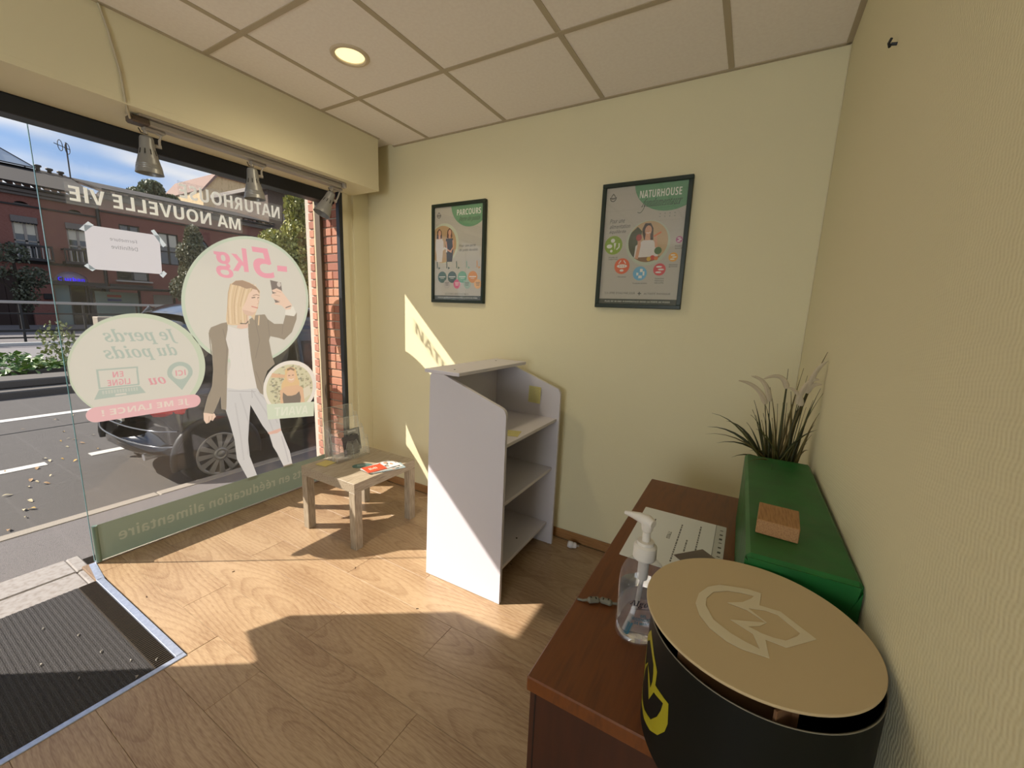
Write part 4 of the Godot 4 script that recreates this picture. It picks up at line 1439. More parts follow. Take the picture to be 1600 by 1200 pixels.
		p.line((Transform2D().scaled(q) * smooth([0.505, 0.155, 0.49, 0.195, 0.455, 0.225, 0.42, 0.22], 4, false)), iw * 0.006, Color(0.12, 0.20, 0.16))
		for m in 3:
			p.text(lettering(["Pour une", "alimentation", "équilibrée"][m], false, false), R.call(0.075, 0.262 + m * 0.047, [0.19, 0.265, 0.215][m], 0.034), Color(0.22, 0.24, 0.25), 0.2)
		for rr in 2:
			for k in 4:
				p.one(ellipse(U.call(0.70 + k * 0.058, 0.245 + rr * 0.024), iw * 0.006, iw * 0.006, 10), Color(0.45, 0.48, 0.46))
		p.one(ellipse(U.call(0.58, 0.478), iw * 0.275, ih * 0.188, 64), Color(0.70, 0.74, 0.66))
		var dsc := ellipse(U.call(0.58, 0.468), iw * 0.245, ih * 0.170, 64)
		p.one(dsc, Color(0.73, 0.62, 0.47))
		for part in [[[0.34, 0.40, 0.44, 0.34, 0.50, 0.38, 0.47, 0.50, 0.42, 0.60, 0.36, 0.57, 0.335, 0.48], Color(0.24, 0.27, 0.16)],
			[[0.505, 0.40, 0.50, 0.36, 0.53, 0.315, 0.60, 0.315, 0.635, 0.36, 0.645, 0.47, 0.60, 0.47, 0.53, 0.45], Color(0.17, 0.10, 0.07)],
			[[0.43, 0.50, 0.52, 0.455, 0.64, 0.455, 0.70, 0.50, 0.72, 0.60, 0.66, 0.636, 0.47, 0.635, 0.42, 0.60], Color(0.84, 0.82, 0.80)],
			[[0.36, 0.60, 0.80, 0.59, 0.72, 0.64, 0.44, 0.635], Color(0.50, 0.36, 0.23)]]:
			for piece in Geometry2D.intersect_polygons(sc(part[0], q), dsc):
				p.one(piece, part[1])
		p.one(ellipse(U.call(0.575, 0.375), iw * 0.042, ih * 0.042, 30), skin)
		p.one(sc([0.545, 0.40, 0.60, 0.40, 0.61, 0.455, 0.54, 0.455], q), skin)
		p.line(sc([0.555, 0.392, 0.575, 0.398, 0.597, 0.39], q), iw * 0.008, Color(0.9, 0.87, 0.84))
		p.line(sc([0.455, 0.60, 0.475, 0.50, 0.47, 0.44], q), iw * 0.04, skin)
		p.one(ellipse(U.call(0.465, 0.43), iw * 0.036, ih * 0.028, 24), Color(0.62, 0.12, 0.10))
		p.line(sc([0.69, 0.51, 0.67, 0.43], q), iw * 0.035, skin)
		p.line(sc([0.65, 0.425, 0.73, 0.395], q), iw * 0.018, Color(0.82, 0.42, 0.22))
		for v in [[0.715, 0.545, 0.045, 0.24, 0.40, 0.20], [0.655, 0.602, 0.03, 0.76, 0.22, 0.15], [0.61, 0.612, 0.027, 0.82, 0.66, 0.22], [0.70, 0.608, 0.025, 0.82, 0.45, 0.20]]:
			p.one(ellipse(U.call(v[0], v[1]), iw * v[2], iw * v[2], 20), Color(v[3], v[4], v[5]))
		var ic := [[0.14, 0.485, 0.118, Color(0.50, 0.62, 0.16)], [0.275, 0.668, 0.10, Color(0.84, 0.37, 0.20)], [0.515, 0.733, 0.088, Color(0.38, 0.66, 0.80)], [0.755, 0.702, 0.075, Color(0.80, 0.24, 0.28)], [0.905, 0.602, 0.055, Color(0.86, 0.62, 0.24)], [0.955, 0.462, 0.04, Color(0.66, 0.33, 0.50)]]
		var cap := [["Fruits et", "Légumes"], ["Féculents"], ["Produits laitiers"], ["Viandes", "Poissons", "Œufs"], ["Matières", "grasses"], ["Produits", "sucrés"]]
		for i in 6:
			var e = ic[i]
			var c: Vector2 = U.call(e[0], e[1])
			var rd: float = e[2] * iw
			p.one(ellipse(c, rd, rd, 40), e[3])
			var wh := Color(0.86, 0.86, 0.83)
			match i:
				0:
					p.one(ellipse(c + Vector2(-0.1, -0.5) * rd, rd * 0.24, rd * 0.22, 16), wh)
					p.one(ellipse(c + Vector2(-0.45, 0.1) * rd, rd * 0.32, rd * 0.22, 16), wh)
					p.one(ellipse(c + Vector2(-0.2, 0.62) * rd, rd * 0.15, rd * 0.15, 16), wh)
					p.one(PackedVector2Array([c + Vector2(0.02, -0.25) * rd, c + Vector2(0.3, -0.25) * rd, c + Vector2(0.16, 0.5) * rd]), wh)
					p.line(PackedVector2Array([c + Vector2(0.62, -0.15) * rd, c + Vector2(0.65, 0.2) * rd, c + Vector2(0.4, 0.45) * rd]), rd * 0.14, wh)
				1:
					p.one(ellipse(c, rd * 0.68, rd * 0.24, 24), wh)
					for k in 3: p.line(PackedVector2Array([c + Vector2(-0.3 + k * 0.3, -0.1) * rd, c + Vector2(-0.25 + k * 0.3, 0.08) * rd]), rd * 0.06, e[3])
					p.one(ellipse(c + Vector2(0, 0.55) * rd, rd * 0.27, rd * 0.16, 16), wh)
					p.line(PackedVector2Array([c + Vector2(-0.45, -0.35) * rd, c + Vector2(-0.2, -0.7) * rd]), rd * 0.12, wh)
					p.line(PackedVector2Array([c + Vector2(0.45, -0.35) * rd, c + Vector2(0.2, -0.7) * rd]), rd * 0.12, wh)
				2:
					for k in [[-0.5, -0.1, 0.3, 0.4], [0.0, -0.65, 0.4, 0.45], [0.42, -0.3, 0.25, 0.6], [-0.15, 0.3, 0.5, 0.4]]:
						p.rect(Rect2(c.x + k[0] * rd, c.y + k[1] * rd, k[2] * rd, k[3] * rd), wh)
				_:
					for k in 3:
						p.one(ellipse(c + Vector2([-0.1, 0.25, -0.15][k], -0.45 + k * 0.45) * rd, rd * 0.5, rd * 0.15, 16), wh)
			for m in cap[i].size():
				var cw: float = [0.12, 0.11, 0.18, 0.11, 0.10, 0.10][i]
				p.text(lettering(cap[i][m], false, false), Rect2(c.x - cw * iw * 0.5 + iw * 0.01, c.y + rd + ih * (0.018 + 0.018 * m), cw * iw, ih * 0.0125), Color(0.25, 0.26, 0.26))
		p.text(lettering("1,5 LITRE D'EAU PAR JOUR", false, false), R.call(0.07, 0.895, 0.405, 0.021), Color(0.24, 0.25, 0.25))
		p.text(lettering("+"), R.call(0.51, 0.891, 0.045, 0.030), Color(0.20, 0.22, 0.22))
		p.text(lettering("ACTIVITÉ PHYSIQUE", false, false), R.call(0.59, 0.895, 0.325, 0.023), Color(0.24, 0.25, 0.25))
	p.rect(R.call(0, 0.955, 1, 0.045), Color(0.11, 0.17, 0.13))
	p.text(lettering("PLUS DE 30 ANS D'EXPÉRIENCE DANS LA PERTE DE POIDS"), R.call(0.08, 0.966, 0.84, 0.018), Color(0.82, 0.82, 0.78))
	obj("poster_print", printed(rrect(Rect2(0, 0, iw, ih), 0.0005, 2), q, Transform3D(Basis.IDENTITY, Vector3(b, -b, 0.012)), 0.001), print_mat(p, 0.5), t)
	obj("cover_glass", box(Vector3(b, -h + b, 0.0155), Vector3(w - b, -b, 0.0172)), pane(0.02), t)


const WOMAN := {
	"hair": [663, 631, 668, 598, 653, 502, 644, 428, 623, 376, 593, 352, 551, 346, 508, 358, 468, 380, 445, 409, 451, 464, 466, 519, 485, 562, 495, 605, 516, 574, 538, 578, 564, 628, 593, 635, 636, 636],
	"face": [488, 398, 464, 403, 449, 429, 453, 465, 463, 495, 472, 519, 480, 546, 500, 570, 534, 576, 558, 555, 568, 533, 542, 483, 520, 433],
	"neck": [586, 586, 532, 576, 534, 628, 541, 655, 573, 662, 609, 654],
	"shirt": [663, 638, 633, 650, 595, 664, 544, 655, 539, 698, 535, 856, 521, 970, 510, 1068, 625, 1062, 698, 1038, 694, 989, 662, 892, 668, 792, 681, 739],
	"jacketL": [696, 623, 660, 616, 664, 664, 679, 724, 668, 792, 684, 905, 696, 1035, 709, 1165, 712, 1184, 739, 1171, 736, 1087, 754, 1126, 780, 1179, 789, 1196, 839, 1175, 834, 1157, 812, 1086, 780, 1015, 766, 919, 762, 757, 770, 670, 757, 648],
	"jacketR": [536, 605, 485, 570, 423, 564, 405, 597, 362, 629, 299, 630, 278, 567, 213, 575, 191, 547, 196, 596, 237, 690, 298, 743, 335, 729, 396, 714, 406, 743, 393, 850, 376, 910, 432, 955, 461, 1026, 471, 1121, 491, 1105, 510, 1065, 526, 937, 534, 840, 540, 714],
	"phone": [372, 331, 297, 342, 292, 408, 305, 480, 343, 485, 359, 444],
	"hand": [364, 398, 330, 383, 299, 395, 266, 439, 224, 494, 237, 525, 272, 530, 304, 500, 347, 495, 353, 485, 311, 477, 348, 461, 372, 443, 367, 424, 331, 415, 356, 410],
	"cuff": [276, 532, 216, 502, 200, 547, 221, 588, 262, 590, 280, 563],
	"jeans": [698, 1037, 510, 1069, 475, 1111, 439, 1233, 368, 1304, 361, 1398, 405, 1421, 450, 1410, 490, 1339, 560, 1176, 577, 1297, 592, 1418, 590, 1534, 551, 1691, 614, 1693, 672, 1533, 677, 1396, 697, 1270, 716, 1176],
	"knee": [459, 1398, 365, 1387, 359, 1405, 393, 1419, 448, 1415],
	"shin": [448, 1413, 393, 1417, 359, 1405, 332, 1498, 306, 1581, 292, 1684, 359, 1683, 402, 1566, 428, 1509],
	"ankleA": [616, 1690, 553, 1688, 550, 1711, 611, 1708],
	"ankleB": [361, 1680, 293, 1681, 289, 1703, 353, 1705],
	"handL": [841, 1176, 780, 1194, 774, 1215, 782, 1222, 793, 1239, 806, 1231, 813, 1245, 831, 1249, 842, 1223],
}


func window_prints():
	# the shop side of the glass; x runs along +z, y up, reading side to the street
	var face := Basis(Vector3(0, 0, 1), Vector3(0, 1, 0), Vector3(-1, 0, 0))
	var inner := GX + 0.0058
	# round sticker with the standing woman and the small portrait
	var W := Vector2(0.96, 1.72)
	var p := Print.new(W.x, W.y, 560, Color(0.735, 0.725, 0.70))
	p.veil = Color(0.735, 0.725, 0.70)
	p.wash = 0.36
	var disc := PackedVector2Array()
	var inside := PackedVector2Array()
	var ax := Vector2(0.568, 0.823)
	for i in 72:
		var a := TAU * i / 72
		for s in [1.0, 0.955]:
			var v: Vector2 = ax * cos(a) * 0.433 * s + ax.orthogonal() * sin(a) * 0.3874 * s + Vector2(0.496, 0.480)
			if s == 1.0: disc.append(v)
			else: inside.append(v)
	p.one(disc, Color(0.67, 0.74, 0.655))
	p.one(inside, Color(0.755, 0.745, 0.715))
	var pink := Color(0.86, 0.50, 0.60)
	p.text(lettering("5"), Rect2(0.352, 0.125, 0.128, 0.195), pink, 0.14)
	p.text(lettering("kg"), Rect2(0.510, 0.145, 0.194, 0.195), pink, 0.05)
	p.rect(Rect2(0.248, 0.228, 0.07, 0.038), pink)
	var L := {}
	for key in WOMAN:
		L[key] = pts(WOMAN[key], 0.001)
	var skin := Color(0.86, 0.72, 0.64)
	p.one(L.neck, Color(0.82, 0.67, 0.59))
	p.one(L.jeans, Color(0.72, 0.72, 0.74))
	p.one(L.shin, Color(0.76, 0.76, 0.775))
	p.one(L.knee, Color(0.80, 0.60, 0.54))
	for f in [[0.62, 1.09, 0.58, 1.30, 0.60, 1.52], [0.655, 1.15, 0.64, 1.35, 0.63, 1.55], [0.54, 1.08, 0.46, 1.25, 0.42, 1.39], [0.50, 1.10, 0.43, 1.20, 0.385, 1.34], [0.36, 1.45, 0.34, 1.55, 0.32, 1.66]]:
		p.line(pts(f), 0.009, Color(0.66, 0.66, 0.69))
	for f in [[0.69, 1.06, 0.52, 1.09], [0.545, 1.075, 0.545, 1.13]]:
		p.line(pts(f), 0.004, Color(0.58, 0.58, 0.61))
	p.one(L.shirt, Color(0.80, 0.79, 0.78))
	for f in [[0.66, 0.74, 0.64, 0.80, 0.67, 0.84], [0.69, 0.95, 0.66, 0.99], [0.60, 0.75, 0.58, 0.98], [0.55, 0.72, 0.56, 0.90]]:
		p.line(pts(f), 0.006, Color(0.79, 0.785, 0.77))
	var jk := Color(0.46, 0.41, 0.345)
	p.one(L.handL, skin)
	for f in [[0.795, 1.205, 0.80, 1.24], [0.812, 1.205, 0.818, 1.247]]:
		p.line(pts(f), 0.003, Color(0.62, 0.48, 0.40))
	p.one(L.jacketL, jk)
	p.one(L.cuff, Color(0.84, 0.83, 0.80))
	p.one(L.jacketR, jk)
	for f in [[0.49, 0.60, 0.47, 0.74, 0.505, 0.86], [0.405, 0.60, 0.40, 0.72], [0.30, 0.635, 0.31, 0.70], [0.51, 0.95, 0.47, 1.08]]:
		p.line(pts(f), 0.005, jk.darkened(0.13))
	for f in [[0.69, 0.66, 0.675, 0.78, 0.70, 0.95], [0.77, 0.68, 0.768, 0.90, 0.80, 1.08]]:
		p.line(pts(f), 0.005, jk.darkened(0.13))
	p.one(L.phone, Color(0.33, 0.29, 0.275))
	p.one(ellipse(Vector2(0.312, 0.356), 0.014, 0.017, 16), Color(0.72, 0.68, 0.66))
	p.one(L.hand, skin)
	for f in [[0.335, 0.402, 0.30, 0.41], [0.352, 0.428, 0.31, 0.436], [0.348, 0.462, 0.31, 0.468]]:
		p.line(pts(f), 0.003, Color(0.66, 0.52, 0.45))
	p.line(pts([0.272, 0.515, 0.235, 0.502]), 0.006, Color(0.30, 0.27, 0.25))
	p.one(L.hair, Color(0.80, 0.685, 0.53))
	for i in 11:
		var x := 0.655 - i * 0.0125
		var c := Color(0.66, 0.53, 0.40) if i % 3 == 0 else (Color(0.87, 0.78, 0.65) if i % 3 == 1 else Color(0.74, 0.61, 0.47))
		p.line(smooth([x, 0.625, x - 0.003, 0.52, x - 0.012 - i * 0.002, 0.44, x - 0.03 - i * 0.003, 0.375 - minf(i, 8) * 0.001], 3, false), 0.0042, c)
	p.one(pts([0.62, 0.378, 0.594, 0.354, 0.552, 0.347, 0.51, 0.36, 0.47, 0.382, 0.448, 0.41, 0.452, 0.44, 0.47, 0.408, 0.50, 0.392, 0.53, 0.40, 0.57, 0.385]), Color(0.55, 0.43, 0.33))
	p.one(L.face, skin)
	p.one(pts([0.535, 0.576, 0.50, 0.57, 0.48, 0.546, 0.50, 0.552, 0.54, 0.54, 0.565, 0.535, 0.558, 0.558]), Color(0.78, 0.63, 0.55))
	p.line(pts([0.452, 0.438, 0.470, 0.434, 0.492, 0.441]), 0.0045, Color(0.45, 0.34, 0.27))
	p.line(pts([0.455, 0.452, 0.464, 0.455]), 0.005, Color(0.28, 0.22, 0.19))
	p.line(pts([0.480, 0.452, 0.500, 0.456]), 0.006, Color(0.28, 0.22, 0.19))
	p.line(pts([0.463, 0.462, 0.458, 0.490, 0.470, 0.497]), 0.003, Color(0.70, 0.55, 0.48))
	p.line(pts([0.468, 0.522, 0.485, 0.518, 0.505, 0.513]), 0.007, Color(0.74, 0.42, 0.39))
	for f in [[0.575, 0.52, 0.58, 0.60], [0.595, 0.50, 0.60, 0.62], [0.462, 0.575, 0.47, 0.635]]:
		p.line(pts(f), 0.008, Color(0.80, 0.685, 0.53))
	p.line(pts([0.585, 0.625, 0.55, 0.627, 0.535, 0.612]), 0.006, Color(0.25, 0.22, 0.20))
	p.one(L.ankleA, Color(0.52, 0.44, 0.36))
	p.one(L.ankleB, Color(0.52, 0.44, 0.36))
	# portrait in a ring
	var rc := Vector2(0.265, 1.096)
	var ring := ellipse(rc, 0.204, 0.199, 64)
	var photo := ellipse(rc + Vector2(0.005, 0.003), 0.178, 0.174, 64)
	p.one(ring, Color(0.855, 0.84, 0.81))
	p.one(photo, Color(0.74, 0.73, 0.58))
	var r3 := RandomNumberGenerator.new()
	r3.seed = 3
	for i in 240:
		var a := r3.randf() * TAU
		var d := sqrt(r3.randf()) * 0.165
		var v := rc + Vector2(cos(a), sin(a)) * d
		var cc: Color = [Color(0.50, 0.49, 0.35), Color(0.60, 0.59, 0.44), Color(0.45, 0.44, 0.36), Color(0.70, 0.65, 0.53)][r3.randi() % 4]
		if v.y < 1.14 or v.x > 0.33:
			p.one(ellipse(v, r3.randf_range(0.005, 0.014), r3.randf_range(0.004, 0.010), 8), cc)
	p.one(pts([0.30, 1.00, 0.40, 0.975, 0.41, 1.005, 0.31, 1.02]), Color(0.79, 0.60, 0.45))
	p.one(pts([0.12, 1.10, 0.17, 1.12, 0.17, 1.20, 0.11, 1.17]), Color(0.80, 0.78, 0.68))
	for piece in Geometry2D.intersect_polygons(smooth([0.255, 0.945, 0.225, 0.965, 0.215, 1.02, 0.20, 1.075, 0.225, 1.11, 0.33, 1.11, 0.335, 1.06, 0.31, 1.02, 0.305, 0.965, 0.285, 0.948], 3), photo):
		p.one(piece, Color(0.82, 0.66, 0.43))
	p.one(pts([0.215, 1.085, 0.315, 1.085, 0.352, 1.11, 0.355, 1.25, 0.33, 1.30, 0.195, 1.30, 0.165, 1.24, 0.175, 1.11]), Color(0.80, 0.62, 0.46))
	p.one(pts([0.205, 1.135, 0.232, 1.155, 0.265, 1.16, 0.30, 1.155, 0.33, 1.125, 0.335, 1.165, 0.325, 1.26, 0.205, 1.26, 0.195, 1.18]), Color(0.33, 0.28, 0.24))
	p.one(ellipse(Vector2(0.262, 1.015), 0.034, 0.048, 30), Color(0.84, 0.66, 0.52))
	p.line(pts([0.285, 0.962, 0.262, 0.955, 0.238, 0.968]), 0.014, Color(0.42, 0.32, 0.24))
	p.line(pts([0.245, 1.035, 0.262, 1.041, 0.28, 1.033]), 0.006, Color(0.90, 0.86, 0.80))
	for x in [0.248, 0.276]:
		p.line(pts([x - 0.006, 1.006, x + 0.006, 1.006]), 0.005, Color(0.36, 0.26, 0.2))
	p.line(pts([0.355, 1.24, 0.29, 1.262]), 0.022, Color(0.80, 0.62, 0.46))
	var lab := pts([0.086, 1.236, 0.097, 1.350, 0.452, 1.304, 0.453, 1.192])
	p.one(lab, Color(0.75, 0.81, 0.71))
	p.text(lettering("AVANT"), Rect2(0.140, 1.241, 0.262, 0.064), Color(0.83, 0.86, 0.79), 0.0, -0.125)
	# outline of the whole sticker
	var out: PackedVector2Array = disc
	for key in ["hair", "jacketL", "jacketR", "shirt", "jeans", "knee", "shin", "ankleA", "ankleB", "handL"]:
		var m := Geometry2D.merge_polygons(out, L[key])
		out = m[0]
		for q in m:
			if q.size() > out.size(): out = q
	for q in [ring, lab]:
		var m := Geometry2D.merge_polygons(out, q)
		out = m[0]
		for k in m:
			if k.size() > out.size(): out = k
	var st1 := obj("window_sticker", printed(out, W, Transform3D(face, Vector3(inner + 0.0006, 1.90, 0.25)), 0.0), print_mat(p, 0.7, 1.0))
	tag(st1, "big round window sticker of a woman taking a selfie with a kilo loss", "sticker")
	# smaller round sticker
	var W2 := Vector2(0.66, 0.70)
	p = Print.new(W2.x, W2.y, 620, Color(0.72, 0.71, 0.68))
	p.veil = Color(0.72, 0.71, 0.68)
	p.wash = 0.42
	var c2 := Vector2(0.354, 0.364)
	p.one(ellipse(c2, 0.298, 0.297, 72), Color(0.67, 0.74, 0.64))
	p.one(ellipse(c2 + Vector2(0.012, 0.004), 0.278, 0.280, 72), Color(0.755, 0.745, 0.715))
	var teal := Color(0.55, 0.63, 0.605)
	p.text(lettering("Je perds", true), Rect2(0.196, 0.150, 0.305, 0.088), teal, 0.28)
	p.text(lettering("du poids", true), Rect2(0.196, 0.240, 0.312, 0.086), teal, 0.28)
	p.fill([pts([0.548, 0.356, 0.380, 0.356, 0.382, 0.460, 0.548, 0.460]), pts([0.540, 0.364, 0.388, 0.364, 0.390, 0.452, 0.540, 0.452])], teal)
	p.one(pts([0.548, 0.463, 0.381, 0.465, 0.359, 0.507, 0.571, 0.512]), teal)
	for row in 3:
		for k in 13:
			p.rect(Rect2(0.392 + k * 0.0115, 0.472 + row * 0.0062, 0.008, 0.0038), Color(0.755, 0.745, 0.715))
	p.one(pts([0.486, 0.494, 0.443, 0.494, 0.441, 0.504, 0.489, 0.504]), Color(0.755, 0.745, 0.715))
	var rose := Color(0.80, 0.46, 0.53)
	p.text(lettering("EN"), Rect2(0.444, 0.375, 0.043, 0.030), rose)
	p.text(lettering("LlGNE"), Rect2(0.420, 0.415, 0.091, 0.033), rose)
	p.text(lettering("ou", true), Rect2(0.264, 0.427, 0.078, 0.040), rose, 0.3)
	var pin := PackedVector2Array()
	for i in 30:
		var a := 0.35 - (PI + 0.70) * i / 29.0
		pin.append(Vector2(0.189 + cos(a) * 0.063, 0.410 + sin(a) * 0.063))
	pin.append(Vector2(0.189, 0.517))
	p.fill([pin, ellipse(Vector2(0.189, 0.411), 0.040, 0.040, 36)], teal)
	p.text(lettering("lCl"), Rect2(0.162, 0.396, 0.050, 0.033), rose)
	var pill := rrect(Rect2(0.099, 0.552, 0.511, 0.080), 0.0399, 8)
	p.one(pill, Color(0.85, 0.60, 0.645))
	p.text(lettering("JE ME LANCE !"), Rect2(0.160, 0.571, 0.390, 0.043), Color(0.84, 0.78, 0.75))
	var o2: PackedVector2Array = Geometry2D.merge_polygons(ellipse(c2, 0.298, 0.297, 72), pill)[0]
	var cut := Geometry2D.clip_polygons(o2, pts([0.0, 0.6325, 0.66, 0.6325, 0.66, 0.8, 0.0, 0.8]))
	var st2 := obj("window_sticker", printed(cut[0], W2, Transform3D(face, Vector3(inner + 0.0006, 1.40, 1.0)), 0.0), print_mat(p, 0.7, 1.0))
	tag(st2, "smaller round window sticker with a laptop and map pin over a pink bar", "sticker")
	# two lines of cut letters on clear film
	var film := pane(0.10, Color(0.85, 0.87, 0.90))
	var wl := mat(Color(0.86, 0.85, 0.76), 0.7)
	wl.backlight_enabled = true
	wl.backlight = Color(1, 1, 1)
	for e in [["NATURHOUSE", 0.512, 1.110, 2.077, 1.974, 0.528, 0.576, 1.986, 0.078, "upper white window lettering on clear film reading the shop name"], ["MA NOUVELLE VlE", 0.778, 1.568, 1.948, 1.847, 0.788, 0.767, 1.865, 0.072, "lower white window lettering on clear film about a new life"]]:
		var t := thing("window_lettering", e[9], "lettering", Vector3(inner + 0.0006, e[4], e[1]))
		obj("clear_film", box(Vector3(-0.0004, 0, 0), Vector3(0.0002, e[3] - e[4], e[2] - e[1])), film, t)
		var st := mb()
		letters(st, e[0], Rect2(e[5] - e[1], e[7] - e[4], e[6], e[8]), Transform3D(face, Vector3(0.0012, 0, 0)), 0.0006)
		obj("letters", fin(st), wl, t)
	# frosted band along the bottom with its text
	var bw := 1.39
	p = Print.new(bw, 0.205, 620, Color(0.53, 0.59, 0.53))
	p.text(lettering("experts en rééducation alimentaire"), Rect2(0.012, 0.060, 1.275, 0.088), Color(0.64, 0.67, 0.60))
	var bm := print_mat(p, 0.22, 0.45)
	var bt := thing("window_band", "green frosted band with pale text along the foot of the shop window", "window film", Vector3(inner + 0.0010, 0.008, 0.264))
	obj("film", printed(PackedVector2Array([Vector2(0, 0), Vector2(bw - 0.026, 0), Vector2(bw - 0.026, 0.205), Vector2(0, 0.205)]), Vector2(bw, 0.205), Transform3D(face, Vector3(0, 0.205, 0)), 0.0), bm, bt)
	var endp := mb()
	var prof := []
	for k in 9:
		var a := PI / 2 * k / 8.0
		prof.append(Vector2(0.0 + 0.018 * sin(a) * 0.0 + 0.0, 0.0))
	tube(endp, [Vector3(0.004, 0.0, bw - 0.013), Vector3(0.004, 0.205, bw - 0.013)], 0.012, 16)
	obj("rounded_end", fin(endp), mat(Color(0.44, 0.52, 0.45), 0.2), bt)
	# notice taped to the glass
	p = Print.new(0.30, 0.215, 1500, Color(0.74, 0.735, 0.76))
	p.text(lettering("Fermeture", false, false), Rect2(0.100, 0.045, 0.106, 0.0165), Color(0.50, 0.50, 0.52))
	p.text(lettering("Définitive", false, false), Rect2(0.100, 0.081, 0.104, 0.020), Color(0.50, 0.50, 0.52))
	var pn := thing("closing_notice", "white paper notice taped to the shop window with blue tape corners", "notice", Vector3(inner + 0.0010, 1.762, 1.219))
	obj("paper", printed(pts([0.0, 0.002, 0.30, 0.0, 0.303, 0.213, 0.006, 0.210]), Vector2(0.305, 0.215), Transform3D(face, Vector3.ZERO), 0.0), print_mat(p, 0.8, 1.0), pn)
	var tp := mat(Color(0.60, 0.72, 0.80), 0.35)
	tp.backlight_enabled = true
	tp.backlight = Color(1, 1, 1)
	for q in [[55, 21, 40, 12, -9, 87, 8, 101], [338, 64, 302, 21, 283, 35, 317, 71], [339, 237, 325, 225, 297, 250, 311, 261], [38, 252, 17, 229, 3, 243, 23, 269]]:
		var st := mb()
		var poly := PackedVector2Array()
		for i in range(0, 8, 2):
			poly.append(Vector2(q[i] * 0.001 - 0.019, -(q[i + 1] * 0.001 - 0.038)))
		prism(st, poly, -0.0004, Transform3D(face, Vector3(0.0008, 0, 0)))
		obj("tape", fin(st), tp, pn)


const RY := -0.27


func strip(y: float, x0: float, x1: float, z0: float, z1: float, th := 0.1) -> SurfaceTool:
	return box(Vector3(x0, y - th, z0), Vector3(x1, y, z1))


